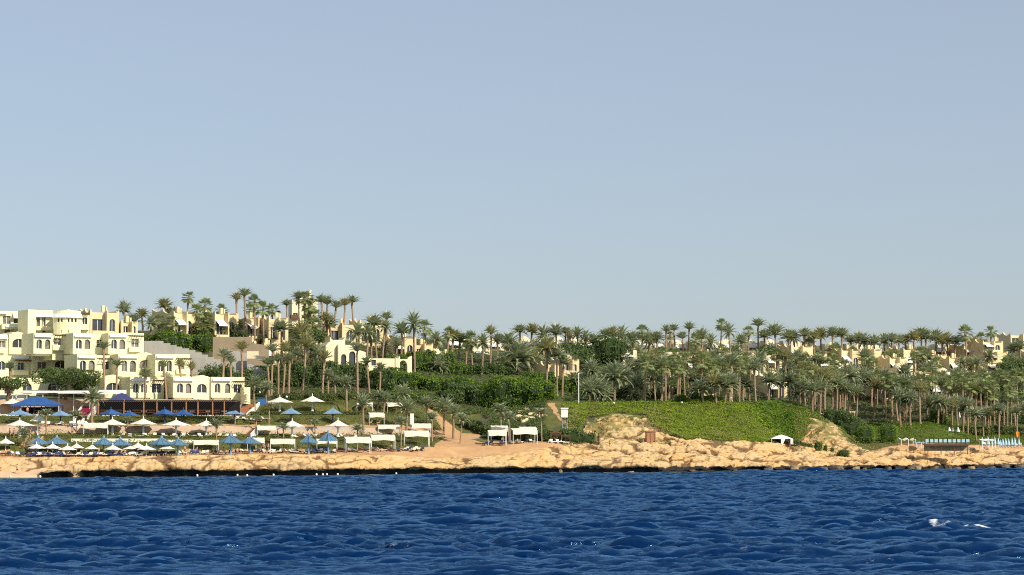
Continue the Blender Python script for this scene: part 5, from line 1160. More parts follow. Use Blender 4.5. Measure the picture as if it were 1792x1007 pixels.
PB = parasol_proto('blue_parasol', 6, 2.05, 2.15, 1.25, 'blue', 'bluegrey', .12, ribs='bluegrey', cap=True)
PB2 = parasol_proto('blue_parasol', 4, 2.3, 2.0, 1.15, 'blue2', 'navy', .12, ph=.3)
PBG = parasol_proto('blue_parasol', 4, 2.3, 2.0, 1.05, 'bluegrey', 'navy', .12, ph=.3)
PW = parasol_proto('white_parasol', 8, 2.25, 2.05, .95, 'canvas', 'whitep', .16)
PS = parasol_proto('beach_umbrella', 8, 1.35, 1.35, .85, 'canvas', 'whitep', .04)
PS2 = parasol_proto('beach_umbrella', 8, 1.35, 1.35, .75, 'white', 'whitep', .04)
PC = Proto(lambda: (lambda root: (MB().lathe([(.25, 0), (.25, .1), (.04, .12), (.04, 2.5)], 8).build('pole', M['whitep'], root), MB().lathe([(.30, .7), (.36, .8), (.28, 1.5), (.14, 2.2), (.03, 2.75)], 10).build('folded_canopy', M['paleblue'], root), root)[-1])(empty('closed_parasol', (0, 0, 0))))
PCW = Proto(lambda: (lambda root: (MB().lathe([(.25, 0), (.25, .1), (.04, .12), (.04, 2.5)], 8).build('pole', M['whitep'], root), MB().lathe([(.40, .6), (.46, .7), (.34, 1.5), (.15, 2.2), (.03, 2.75)], 10).build('folded_canopy', M['white'], root), root)[-1])(empty('closed_parasol', (0, 0, 0))))
def put_parasols(P_, rows, refw, refh, lab, group, cat='parasol', end='the hotel end'):
    rows = sorted(rows)
    for i, (cx, top, wpx, base, *sm) in enumerate(rows):
        x, y, z = G(cx, base, sm[0] if sm else 7); k = y / FPX; htot = (base - top) * k; r_ = wpx * k / 2
        sc = r_ / refw * 1.1; sz = htot / refh
        l = f"{lab}, {ORD[i]} from {end}" if len(rows) > 1 else lab
        P_.put((x, y, z), random.uniform(-.3, .3), (sc, sc, sz), l, cat, group)
put_parasols(PB, [(69, 764, 36, 797), (101, 763, 40, 797), (183, 763, 36, 798), (212, 765, 36, 798), (284, 763, 40, 798), (313, 766, 34, 798), (405, 759, 38, 796), (439, 762, 34, 796), (541, 760, 32, 796), (575, 755, 34, 796)], 2.0, 3.75, 'faded blue ribbed parasol in the front row above the rocks', 'blue parasols in the front row')
put_parasols(PBG, [(36, 717, 42, 742), (107, 718, 38, 745), (411, 715, 36, 743), (510, 714, 36, 743), (583, 714, 34, 743)], 2.25, 3.1, 'grey-blue pyramid parasol on the upper grass terrace', 'grey-blue parasols on the upper terrace')
put_parasols(PB2, [(195, 716, 40, 742), (228, 720, 34, 742), (289, 716, 38, 742), (322, 717, 36, 742)], 2.25, 3.1, 'bright blue pyramid parasol in front of the pergola', 'bright blue parasols below the pergola')
put_parasols(PW, [(36, 734, 46, 766), (68, 724, 26, 763), (198, 733, 44, 764), (252, 732, 44, 764), (309, 734, 48, 765), (362, 735, 38, 765), (512, 735, 40, 768), (592, 734, 34, 768)], 2.2, 3.1, 'white parasol on a thick white pole on the middle terrace', 'white parasols on the middle terrace')
put_parasols(PW, [(23, 697, 38, 726), (490, 694, 42, 724), (547, 692, 40, 724)], 2.2, 3.1, 'white parasol on a thick pole on the highest terrace', 'white parasols on the highest terrace')
put_parasols(PS, [(12, 766, 28, 790), (120, 778, 30, 799), (164, 776, 26, 798), (199, 777, 28, 799), (225, 776, 26, 798), (243, 774, 28, 797), (293, 778, 30, 800), (275, 777, 26, 798), (136, 775, 24, 797)], 1.33, 2.4, 'small cream beach umbrella among the front sun loungers', 'small cream umbrellas above the rocks')
put_parasols(PS2, [(66, 776, 28, 798), (94, 776, 28, 798), (258, 780, 30, 800)], 1.33, 2.2, 'small bright white beach umbrella among the front sun loungers', 'small white umbrellas above the rocks')
put_parasols(PC, [(1717, 765, 5, 782), (1727, 764, 6, 783), (1734, 768, 4, 782), (1739, 764, 5, 782), (1745, 766, 5, 782), (1749, 770, 4, 783), (1753, 768, 5, 783), (1758, 767, 5, 783), (1763, 768, 5, 783), (1769, 766, 5, 783), (1774, 766, 5, 783), (1781, 768, 5, 782)], .36, 2.75, 'closed pale blue parasol above the sea rocks', 'closed pale blue parasols', end='the timber deck')
put_parasols(PCW, [(1660, 748, 6, 757, 30), (1666, 748, 5, 758, 30), (1675, 747, 6, 759, 30), (1678, 721, 4, 734, 30)], .46, 2.75, 'closed white parasol on the green bank', 'closed white parasols on the green bank', end='the timber deck')

def make_cabana():
    root = empty('cabana', (0, 0, 0)); w_, d, h = 2.1, 1.1, 2.1; m = MB()
    n = 8; vs = []
    for j in range(3):
        for i in range(n + 1): t = i / n; vs.append((-w_ + 2*w_*t, -d + d*j, h + .35 * j * .5 - .05 * math.sin(t * math.pi * 3) ** 2))
    for j in range(3):
        for i in range(n + 1): x, y, z = vs[j*(n+1)+i]; vs.append((x, y, z + .05))
    K = 3 * (n + 1); fs = []
    for sd in (0, K):
        for j in range(2):
            for i in range(n): a = sd + j*(n+1)+i; fs.append((a, a+1, a+n+2, a+n+1))
    m.add(vs, fs); m.build('canopy', M['canvas'], root)
    m = MB(); vs = []
    for i in range(13): t = i / 12; vs += [(-w_ + 2*w_*t, -d - .02 - .02 * math.sin(i * 2.1), h + .06), (-w_ + 2*w_*t, -d - .05 - .05 * math.sin(i * 2.1), h - .55 - .05 * math.sin(t * 9))]
    k = len(vs); vs += [(x, y + .03, z) for x, y, z in vs]
    m.add(vs, [(2*i + o, 2*i+1 + o, 2*i+3 + o, 2*i+2 + o) for i in range(12) for o in (0, k)]); m.build('valance', M['canvas'], root)
    for sx in (-1, 1):
        for sy in (-1, 1): m = MB(); m.tube([(sx*w_*.98, sy*d*.97, 0), (sx*w_*.98, sy*d*.97, h + (.3 if sy > 0 else 0))], [.05, .05], 6); m.build('post', M['whitep'], root)
    m = MB(); m.box(-w_*.98, w_*.98, -d*.97 - .03, -d*.97 + .03, h - .05, h - .002); m.build('rail', M['whitep'], root)
    return root
CB = Proto(make_cabana)
cabs = [(361, 772, 44, 793), (168, 742, 42, 765), (495, 770, 43, 793), (466, 747, 33, 766), (572, 770, 36, 791), (626, 767, 45, 794), (670, 763, 42, 788), (729, 756, 44, 782), (737, 743, 36, 764), (680, 745, 38, 764), (659, 724, 27, 745), (638, 705, 28, 724), (690, 706, 28, 724), (870, 755, 32, 780), (917, 752, 44, 778), (874, 747, 30, 772), (924, 749, 30, 772), (448, 768, 30, 791)]
cabs.sort()
for i, (cx, t, w_, b) in enumerate(cabs):
    x, y, z = G(cx, b, 7); k = y / FPX
    tier = 'on the front terrace' if b > 785 else 'on the sand beyond the path' if cx > 850 else 'on the grass terraces'
    CB.put((x, y + .8, z), R(random.uniform(4, 14)), (w_*k/4.2, 1, (b-t)*k/2.3), f"white cabana {tier}, {ORD[i]} cabana counted from the hotel", 'cabana', 'white cabanas along the terraces')

def make_lounger(cush='white', fr='dark'):
    def f():
        root = empty('sun_lounger', (0, 0, 0)); m = MB(); m.box(-.34, .34, -.95, .35, .28, .34); m.build('frame', M[fr], root)
        m = MB(); m.box(-.31, .31, -.93, .33, .343, .45); m.build('cushion', M[cush], root)
        m = MB(); m.hull8([(-.31, .34, .36), (.31, .34, .36), (.31, .44, .33), (-.31, .44, .33), (-.31, .86, .82), (.31, .86, .82), (.31, .93, .77), (-.31, .93, .77)]); m.build('backrest', M[cush], root)
        for sx in (-.3, .3):
            for sy in (-.85, .3): m = MB(); m.box(sx-.03, sx+.03, sy-.03, sy+.03, 0, .279); m.build('leg', M[fr], root)
        return root
    return f
LG = [Proto(make_lounger('canvas')), Proto(make_lounger('navy')), Proto(make_lounger('white', 'whitep')), Proto(make_lounger('wood', 'wood'))]
LN = ['cream', 'dark blue', 'white', 'brown']
def loungers(px0, px1, n, s0, s1, place, grp, kinds=(0, 1, 0, 1, 3), r=random.Random(3), rzs=(-.6, .5)):
    rows = sorted([px0 + (px1 - px0) * (i + .5) / n + r.uniform(-2, 2) for i in range(n)])
    cnt = {}
    for px in rows:
        s = r.uniform(s0, s1); x, y, z = W(px, s); k = r.choice(kinds); cnt[k] = cnt.get(k, 0) + 1
        LG[k].put((x, y, z + .02), r.uniform(*rzs) + r.choice([0, 0, 1.4]), 1.0, f"{ORD[cnt[k]-1]} {LN[k]} sun lounger from the hotel side, {place}", 'sun lounger', grp)
loungers(-4, 46, 7, 9, 12, 'at the frame edge above the beach', 'loungers at the beach end')
loungers(48, 180, 30, 6.6, 8.4, 'in the crowded row nearest the rocks', 'loungers in the crowded front row')
loungers(180, 308, 30, 6.6, 8.4, 'in the crowded stretch below the umbrellas', 'loungers below the small umbrellas', r=random.Random(4))
loungers(50, 300, 30, 9.2, 11.5, 'in the second front rank', 'loungers in the second rank', r=random.Random(5))
loungers(316, 420, 14, 8, 11, 'between the stone bank and the cabanas', 'loungers beyond the umbrellas', r=random.Random(6))
loungers(420, 600, 26, 8, 11.5, 'past the lone walker', 'loungers on the front terrace', r=random.Random(7))
loungers(600, 745, 18, 10, 13, 'under the front white cabanas', 'loungers under the front cabanas', r=random.Random(8))
loungers(845, 935, 10, 15.5, 18, 'on the sand under the far cabanas', 'loungers on the sand', r=random.Random(9))
loungers(960, 990, 5, 14.5, 15.5, 'in front of the brown benches', 'white loungers by the benches', kinds=(2,), r=random.Random(10), rzs=(-.2, .2))
loungers(70, 160, 9, 31, 34, 'on the sandy terrace below the restaurant', 'loungers below the restaurant', r=random.Random(11), kinds=(0, 2))
loungers(205, 420, 14, 22.5, 26, 'on the middle grass under white parasols', 'loungers on the middle grass', kinds=(0, 2), r=random.Random(12))
loungers(410, 470, 8, 37, 41, 'on the terrace by the brick steps', 'loungers by the brick steps', kinds=(0, 3), r=random.Random(13))
loungers(515, 625, 12, 23, 27, 'on the lawn among the middle cabanas', 'loungers on the lawn', kinds=(0, 3, 2), r=random.Random(14))
loungers(1715, 1785, 10, 15, 17, 'under the closed blue parasols', 'loungers under closed parasols', kinds=(2,), r=random.Random(15), rzs=(-.5, -.2))

# ---------------------------------------------------------------- people
def make_person(pose):
    """one continuous skinned body, with hair and swimwear as parts"""
    J = dict(stand=[(0,0,.95),(0,0,1.2),(0,0,1.45),(0,0,1.56),(0,-.01,1.68),(.18,0,1.42),(.27,.02,1.14),(.28,-.06,.88),(-.18,0,1.42),(-.27,.02,1.14),(-.27,-.08,.88),(.10,0,.9),(.12,-.02,.5),(.12,.02,.08),(.12,-.12,.03),(-.10,0,.9),(-.12,-.01,.5),(-.13,.04,.08),(-.13,-.10,.03)],
             walk=[(0,0,.93),(0,-.02,1.18),(0,-.05,1.43),(0,-.07,1.54),(0,-.09,1.66),(.18,-.04,1.40),(.25,.16,1.16),(.24,.1,.92),(-.18,-.04,1.40),(-.26,-.16,1.17),(-.22,-.34,1.0),(.10,0,.88),(.11,-.22,.5),(.11,-.2,.09),(.11,-.34,.04),(-.10,0,.88),(-.11,.1,.5),(-.11,.38,.16),(-.11,.30,.04)],
             sit=[(0,0,.52),(0,.1,.75),(0,.16,.98),(0,.17,1.08),(0,.15,1.2),(.17,.15,.95),(.24,.02,.72),(.2,-.22,.62),(-.17,.15,.95),(-.24,.0,.72),(-.2,-.22,.62),(.1,-.05,.5),(.13,-.48,.55),(.13,-.52,.1),(.13,-.66,.05),(-.1,-.05,.5),(-.13,-.48,.55),(-.13,-.52,.1),(-.13,-.66,.05)])[pose]
    E = [(0,1),(1,2),(2,3),(3,4),(2,5),(5,6),(6,7),(2,8),(8,9),(9,10),(0,11),(11,12),(12,13),(13,14),(0,15),(15,16),(16,17),(17,18)]
    rad = [.15,.13,.15,.06,.10,.065,.045,.035,.065,.045,.035,.10,.065,.045,.035,.10,.065,.045,.035]
    me = bpy.data.meshes.new('body'); me.from_pydata(J, E, []); o = bpy.data.objects.new('body', me); COL.objects.link(o)
    sk = o.modifiers.new('skin', 'SKIN'); ss = o.modifiers.new('sub', 'SUBSURF'); ss.levels = 1; ss.render_levels = 1
    for i, v in enumerate(me.skin_vertices[0].data): v.radius = (rad[i], rad[i] * .8 if i in (0, 1, 2) else rad[i]); v.use_root = i == 0
    dg = bpy.context.evaluated_depsgraph_get(); ev = o.evaluated_get(dg); nm = bpy.data.meshes.new_from_object(ev); bpy.data.objects.remove(o)
    nm.materials.clear(); nm.materials.append(M['skin']); root = empty('person', (0, 0, 0)); b = bpy.data.objects.new('body', nm); COL.objects.link(b); b.parent = root
    h = Vector(J[4]); p = Vector(J[0]); v, f = ellipsoid_core((h.x, h.y + .03, h.z + .05), (.105, .115, .10), 1, 8); mesh_np('hair', v, f, M['hair'], root)
    v, f = ellipsoid_core((p.x, p.y, p.z - .05), (.185, .14, .14), .8, 8); mesh_np('swim_shorts', v, f, M['cloth1'], root); return root
PPL = {k: Proto(lambda k=k: make_person(k)) for k in ('stand', 'walk', 'sit')}
for pose, px, base, lab in [('walk', 416.5, 800, 'lone person walking on the bare rock edge above the sea'), ('stand', 19, 767, 'standing person in swimwear on the lawn, nearer the frame edge'), ('walk', 26, 767, 'person in swimwear on the lawn, nearer the young palm'),
        ('stand', 55, 768, 'person standing on the lower steps beside the young palm'), ('walk', 58, 763, 'person coming down the sandy steps'), ('stand', 449, 794, 'person standing beside the second front cabana'), ('stand', 461, 792, 'bather standing between two front cabanas, upright'),
        ('walk', 465, 794, 'bather striding between two front cabanas'), ('stand', 471, 792, 'bather standing closest to the wide front cabana'), ('stand', 412, 745, 'person standing under the grey-blue parasol by the steps'), ('stand', 487, 768, 'person in pale clothes by the middle cabana'),
        ('walk', 33, 833, 'person strolling on the small pink beach'), ('stand', 292/5.92, 728, 'person standing below the big blue canopy'), ('sit', 650, 745, 'person sitting under the small high cabana'), ('sit', 664, 745, 'second person sitting under the small high cabana, by its post'),
        ('sit', 685, 789, 'person sitting on the front terrace beside a cabana post'), ('sit', 108, 799, 'person sitting on a lounger under the white umbrellas'), ('sit', 219, 799, 'person sitting among the loungers beneath the cream umbrellas'), ('sit', 520, 794, 'person sitting by the wide front cabana'), ('sit', 144, 799, 'person sitting between the cream umbrellas'),
        ('sit', 84, 799, 'person sitting between the two bright white umbrellas'), ('stand', 175, 799, 'person standing in the gap beside a blue front-row parasol'), ('sit', 205, 800, 'person sitting on the edge of the rocks below the blue parasols'), ('walk', 325, 796, 'person walking toward the first front cabana'), ('sit', 345, 794, 'person sitting left of the first front cabana'),
        ('sit', 392, 796, 'person sitting before the lone walker on the terrace'), ('stand', 545, 794, 'person standing beneath the ribbed blue parasol near the wide cabana'), ('sit', 610, 794, 'person sitting at the corner of the widest front cabana'), ('stand', 128, 764, 'person standing on the middle terrace by the white cabana'), ('walk', 880, 779, 'person walking on the sand before the far cabanas'), ('sit', 905, 778, 'person sitting on the sand beneath the far cabana')]:
    smin = 1.0 if base > 820 else 3 if px == 416.5 else 7
    x, y, z = G(px, base, smin); PPL[pose].put((x, y, z + .02), random.uniform(0, 6.28), 1.0, lab, 'person', None)

# ---------------------------------------------------------------- restaurant level
def canopy_big(cx, top, wpx, base, lab, mt, post, h2, smin=44, n=4, name='canopy_pavilion', depth=.8):
    s = gs(cx, base, smin); x, y, z = W(cx, s); k = y / FPX; w_ = wpx * k / 2; H_ = (base - top) * k; root = empty(name, (x, y, z)); tag(root, lab, 'pavilion'); he = H_ - h2 * k
    vs = [(-w_, -w_*depth, he), (w_, -w_*depth, he), (w_, w_*depth, he), (-w_, w_*depth, he), (-w_*.25, -w_*.2, H_*.94), (w_*.25, -w_*.2, H_*.94), (w_*.25, w_*.2, H_*.94), (-w_*.25, w_*.2, H_*.94), (0, 0, H_)]
    m = MB(); m.add(vs, [(3, 2, 1, 0), (0, 1, 5, 4), (1, 2, 6, 5), (2, 3, 7, 6), (3, 0, 4, 7), (4, 5, 8), (5, 6, 8), (6, 7, 8), (7, 4, 8)]); m.build('roof', M[mt], root)
    m = MB(); m.box(-w_, w_, -w_*depth - .04, -w_*depth - .004, he - .35, he + .02); m.build('valance', M[mt], root)
    for i in range(5):
        for sy in (-1, 1): m = MB(); q = -w_*.95 + 2*w_*.95*i/4; m.box(q - .07, q + .07, sy*w_*depth*.93 - .07, sy*w_*depth*.93 + .07, 0, he - .002); m.build('post', M[post], root)
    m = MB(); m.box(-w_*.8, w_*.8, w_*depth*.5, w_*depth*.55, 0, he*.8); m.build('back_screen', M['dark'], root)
    return root
canopy_big(67, 694, 80, 727, 'large bright blue cloth pavilion roof with shaded tables below', 'blue2', 'dark', 15)
canopy_big(214, 688, 48, 727, 'navy-roofed pavilion standing over the pergola restaurant', 'navyroof', 'wood', 15, smin=47)
def pergola_restaurant():
    x0, x1, Y = X(168, 452), X(424, 452), 452; zb = zof(726, Y); zt = zof(702, Y); root = empty('pergola_restaurant', (x0, Y, zb)); tag(root, 'long dark-backed pergola on orange timber posts in front of the hotel', 'pergola'); L = x1 - x0; H_ = zt - zb
    m = MB(); m.box(0, L * .97, -.1, .1, H_ - .2, H_); m.build('beam', M['wood'], root)
    m = MB(); m.box(0, L * .97, 4, 4.1, 0, H_ - .01); m.build('back_wall', M['dark'], root)  # near-black colour stands in for the shade inside the pergola
    m = MB(); n = 60
    for i in range(n): q = L * .96 * i / n; m.box(q, q + .09, -.5, 7, H_ + .005, H_ + .16)
    m.build('slatted_roof', M['dark'], root)
    for i, q in enumerate((0.02, 9.6/L*.0 + .195, .33, .42, .52, .62, .70, .80, .88)): m = MB(); m.box(q*L - .11, q*L + .11, -.15, .15, 0, H_ + .3); m.build('post', M['wood2'], root)
    for a, b in ((0, .2), (.25, .42), (.45, .6), (.62, .85)): m = MB(); m.box(a*L, b*L, .16, .22, .85, .95); m.box(a*L, b*L, .16, .22, .4, .46); m.build('railing', M['wood'], root)
    for i in range(16): m = MB(); q = L * (.04 + .055*i); m.box(q - .5, q + .5, 2.5, 3.4, .7, .78); m.tube([(q, 2.95, 0), (q, 2.95, .7)], [.05, .05], 6); m.build('table', M['white' if i % 2 else 'wood'], root)
pergola_restaurant()
def flat_canopy():
    root = empty('flat_canopy', P(125, 700, 462)); tag(root, 'long flat white canopy between the dark trees and the blue pavilion', 'canopy'); o = root.location; m = MB()
    for a, b, t, u, Y in ((-40, 45, 690, 703, 464), (38, 102, 682, 688, 463), (102, 168, 683, 689, 461), (168, 216, 682, 690, 462)):
        xa, xb, zt, zu = X(a, Y), X(b, Y), zof(t, Y), zof(u, Y)
        m.hull8([(xa-o.x, Y-o.y, zu-o.z), (xb-o.x, Y-o.y, zu-o.z), (xb-o.x, Y+4-o.y, zu-o.z+.2), (xa-o.x, Y+4-o.y, zu-o.z+.2), (xa-o.x, Y-o.y, zt-o.z-.3), (xb-o.x, Y-o.y, zt-o.z-.3), (xb-o.x, Y+4-o.y, zt-o.z), (xa-o.x, Y+4-o.y, zt-o.z)])
    m.build('roof', M['white'], root)
    for px in (48, 76, 104, 130, 158, 188, 212): x = X(px, 463.5) - o.x; m = MB(); m.box(x-.06, x+.06, 463.4-o.y, 463.5-o.y, -4.0, zof(687, 463)-o.z); m.build('post', M['whitep'], root)
flat_canopy()
def stair(name, pts, mt, lab, wallmt='whitep', n=10):
    """flight of steps between two ground points with low side walls: pts = (px0,py0,px1,py1,Y0,Y1,width m)"""
    px0, py0, px1, py1, sa, sb, wd = pts; Ya = float(Y0(px0)) + gs(px0, py0, sa); Yb = float(Y0(px1)) + gs(px1, py1, sb); a = Vector(P(px0, py0, Ya)); b = Vector(P(px1, py1, Yb)); root = empty(name, a); tag(root, lab, 'steps'); d = b - a; h = Vector((d.x, d.y, 0)); L = h.length; ang = math.atan2(h.y, h.x)
    fr = Fr((a.x, a.y, a.z), math.degrees(ang)); m = MB(fr)
    for i in range(n): m.box(L*i/n, L*(i+1)/n - .003, -wd/2, wd/2, -1.2, d.z*(i+1)/n)
    m.build('treads', M[mt], root)
    for sd in (-1, 1): y0 = sd*(wd/2 + .16); m = MB(fr); m.hull8([(0, y0-.15, -1), (L, y0-.15, d.z-1), (L, y0+.15, d.z-1), (0, y0+.15, -1), (0, y0-.15, .5), (L, y0-.15, d.z+.5), (L, y0+.15, d.z+.5), (0, y0+.15, .5)]); m.build('side_wall', M[wallmt], root)
stair('carpeted_steps', (141, 735, 157, 712, 38, 44, 2.4), 'red', 'steps covered with dark red carpet beside the blue pavilion')
stair('white_steps', (131, 747, 140, 736, 28, 36, 1.2), 'whitep', 'white steps below the dark red carpeted steps')
stair('brick_steps', (418, 728, 440, 708, 42, 50, 3.0), 'wood2', 'brick steps with white side walls under the blue shade boards')
stair('brick_steps', (430, 764, 444, 749, 22, 28, 2.0), 'wood2', 'brick steps with white side walls behind the front cabanas')
stair('sandy_steps', (47, 787, 62, 768, 12, 17, 2.4), 'beach', 'sandy steps climbing beside the young palm at the frame edge', 'sand')
for a, b, lab in ((421, 437, 'bright blue cloth shade board, nearer the hotel wing'), (451, 466, 'bright blue cloth shade board, farther from the hotel wing')):
    Y = 483; root = empty('shade_board', P((a+b)/2, 711, Y)); tag(root, lab, 'shade board'); w_ = (b-a)*Y/FPX/2; h = 13*Y/FPX; m = MB(); m.hull8([(-w_, -.3, .2), (w_, -.3, .2), (w_, -.2, .2), (-w_, -.2, .2), (-w_, .3, h), (w_, .3, h), (w_, .4, h), (-w_, .4, h)]); m.build('cloth', M['blue2'], root)
    for sx in (-1, 1): m = MB(); m.box(sx*w_*1.02-.05, sx*w_*1.02+.05, .42, .5, -.6, h + .05); m.build('post', M['metal'], root)

# ---------------------------------------------------------------- single things along the shore
def marquee():
    s = gs(1366, 778, 8); x, y, z = W(1366, s); k = y/FPX; w_ = 19*k; d = w_*.9; he = 9.5*k; hp = 17*k; root = empty('marquee', (x, y, z)); tag(root, 'small white peaked marquee with open curtained front on the green slope', 'marquee')
    m = MB(); m.add([(-w_,-d,he),(w_,-d,he),(w_,d,he),(-w_,d,he),(-w_*.45,-d*.45,hp*.84),(w_*.45,-d*.45,hp*.84),(w_*.45,d*.45,hp*.84),(-w_*.45,d*.45,hp*.84),(0,0,hp)], [(0,1,5,4),(1,2,6,5),(2,3,7,6),(3,0,4,7),(4,5,8),(5,6,8),(6,7,8),(7,4,8),(3,2,1,0)]); m.build('roof', M['white'], root)
    for sx in (-1, 1):
        for sy in (-1, 1): m = MB(); m.box(sx*w_*.97-.05, sx*w_*.97+.05, sy*d*.97-.05, sy*d*.97+.05, 0, he-.003); m.build('post', M['whitep'], root)
    for a, b in ((-.97, -.94), (-.12, .28), (.75, .97)): m = MB(); m.hull8([(w_*a, -d, 0), (w_*(a*.6+b*.4), -d, 0), (w_*(a*.6+b*.4), -d+.06, 0), (w_*a, -d+.06, 0), (w_*a, -d, he), (w_*b, -d, he), (w_*b, -d+.06, he), (w_*a, -d+.06, he)]); m.build('curtain', M['white'], root)
    m = MB(); m.box(-w_*.96, w_*.96, d*.9, d*.94, 0, he); m.box(w_*.93, w_*.96, -d*.8, d*.89, 0, he); m.build('wall_panel', M['white'], root); m = MB(); m.box(-.8, .8, -.3, .3, .4, .8); m.build('table', M['dark'], root)
marquee()
def lookout():
    Y = float(Y0(988)) + 22; x = X(988, Y); zg = ground_z(x, Y); zt = zof(714, Y); zb = zof(731, Y); k = Y/FPX; root = empty('lookout_cabin', (x, Y, zg)); tag(root, 'white cabin on a thin metal scaffold above the brown benches', 'lookout'); w_ = 6.2*k; hb = zb - zg; ht = zt - zg
    m = MB(); m.box(-w_, w_*.9, -.7, .9, hb, ht - .25); m.build('cabin', M['whitep'], root); m = MB(); m.box(-w_*1.12, w_*1.05, -.85, 1.05, ht - .247, ht); m.build('roof', M['whitep'], root); m = MB(); m.box(-w_*1.15, w_*1.05, -.85, 1.05, hb - .15, hb - .003); m.build('platform', M['dark'], root)
    for sx in (-.5, .5):
        for sy in (-.5, .6): m = MB(); m.tube([(sx, sy, -.3), (sx, sy, hb - .16)], [.06, .06], 6); m.build('leg', M['metal'], root)
    m = MB()
    for q in range(3): a, b = hb*q/3, hb*(q+1)/3; m.tube([(-.5, -.5, a), (.5, -.5, b)], [.03, .03], 4); m.tube([(.5, .6, a), (-.5, .6, b)], [.03, .03], 4)
    m.build('brace', M['metal'], root)
lookout()
def booth():
    s = gs(1138, 775, 8); x, y, z = W(1138, s); k = y/FPX; root = empty('timber_booth', (x, y, z)); tag(root, 'small brown timber booth with two dark openings on the bare rocks', 'booth'); w_ = 8*k; h = 19*k
    fr = Fr((x, y, z), 8); m = MB(fr); m.wall(rect(-w_, w_, -.4, h), [rect(-w_*.88, -w_*.12, .05, h*.9), rect(w_*.25, w_*.8, .05, h*.78)], -.6, .08, .1); m.build('front_wall', M['wood2'], root)
    m = MB(fr); m.box(-w_, -w_+.1, -.51, .9, -.4, h); m.box(w_-.1, w_, -.51, .9, -.4, h); m.box(-w_+.11, w_-.11, .8, .9, -.4, h); m.build('side_wall', M['wood2'], root)
    m = MB(fr); m.hull8([(-w_*1.1, -.8, h+.003), (w_*1.15, -.8, h+.003), (w_*1.15, 1, h+.003), (-w_*1.1, 1, h+.003), (-w_*1.1, -.8, h+.1), (w_*1.15, -.8, h+.28), (w_*1.15, 1, h+.3), (-w_*1.1, 1, h+.12)]); m.build('roof', M['wood2'], root)
    m = MB(fr); m.box(-w_*.85, -w_*.15, -.45, -.4, .05, h*.88); m.build('door', M['dark'], root)
booth()
def lamp_post():
    s = gs(1012.5, 708, 40); x, y, z = W(1012.5, s); k = y/FPX; h = 55*k; root = empty('lamp_post', (x, y, z)); tag(root, 'tall slim pale lamp post at the edge of the green slope', 'lamp post'); MB().tube([(0, 0, 0), (0, 0, h)], [.12, .09], 8).build('post', M['whitep'], root); m = MB(); m.tube([(0, 0, h - .15), (.55, 0, h + .02)], [.06, .06], 6); m.build('arm', M['whitep'], root); m = MB(); m.box(.4, .9, -.12, .12, h - .06, h + .06); m.build('lamp', M['metal'], root)
lamp_post()
def benches():
    for i, (px, py, w1, lab) in enumerate([(973, 763, 20, 'upper brown slatted bench platform under the white cabin'), (990, 768, 16, 'lower brown slatted bench platform beside the boxy bush')]):
        Y = float(Y0(px)) + 16.6 - i; x = X(px, Y); zg = ground_z(x, Y); zt = zof(py - 3, Y); k = Y/FPX; root = empty('timber_bench', (x, Y, zg)); tag(root, lab, 'bench', 'brown benches under the white cabin'); w_ = w1*k/2; H_ = zt - zg
        m = MB()
        for j in range(4): m.box(-w_, w_, -.5 + .27*j, -.3 + .27*j, H_ - .06 + .1*(j > 2), H_ + .1*(j > 2))
        m.build('seat', M['wood'], root); m = MB(); m.box(-w_, w_, .55, .6, H_ + .25, H_ + .45); m.box(-w_*.95, w_*.95, .56, .61, H_*.4, H_*.4+.12); m.build('backrest', M['wood'], root)
        for sx in (-.9, 0, .9): m = MB(); m.box(sx*w_-.05, sx*w_+.05, -.45, .5, 0, H_ - .065); m.build('leg', M['wood'], root)
benches()
def deck():
    Y = 519.0; x0, x1 = X(1617, Y), X(1696, Y); zt = zof(777, Y); root = empty('timber_deck', (x0, Y, zt)); tag(root, 'timber deck on posts jutting over the rocks with a panelled railing', 'deck'); L = x1 - x0
    m = MB(); m.box(0, L, -1.0, 3, -.25, 0); m.box(L*.02, L*.96, -1.15, -1.003, -.4, -.02); m.build('platform', M['wood'], root)
    for i in range(4): q = L*(.05 + .29*i); m = MB(); m.tube([(q, -.8, -2.4), (q, -.8, -.255)], [.1, .1], 6); m.build('leg', M['wood'], root)
    for i in range(11): q = L*i/10; m = MB(); m.box(q-.05, q+.05, .0, .1, 0.003, 1.25); m.build('railing_post', M['dark'], root)
    m = MB(); m.box(0, L, .02, .08, 1.255, 1.33); m.build('handrail', M['dark'], root)
    for i in range(10): q = L*i/10; m = MB(); m.box(q+.16, q+L/10-.16, .03, .06, .35, 1.05); m.build('railing_panel', M['paleblue'], root)
    m = MB(); m.box(0, L, 1.5, 1.6, -1.6, -.3); m.build('skirt', M['stonewall'], root)
deck()
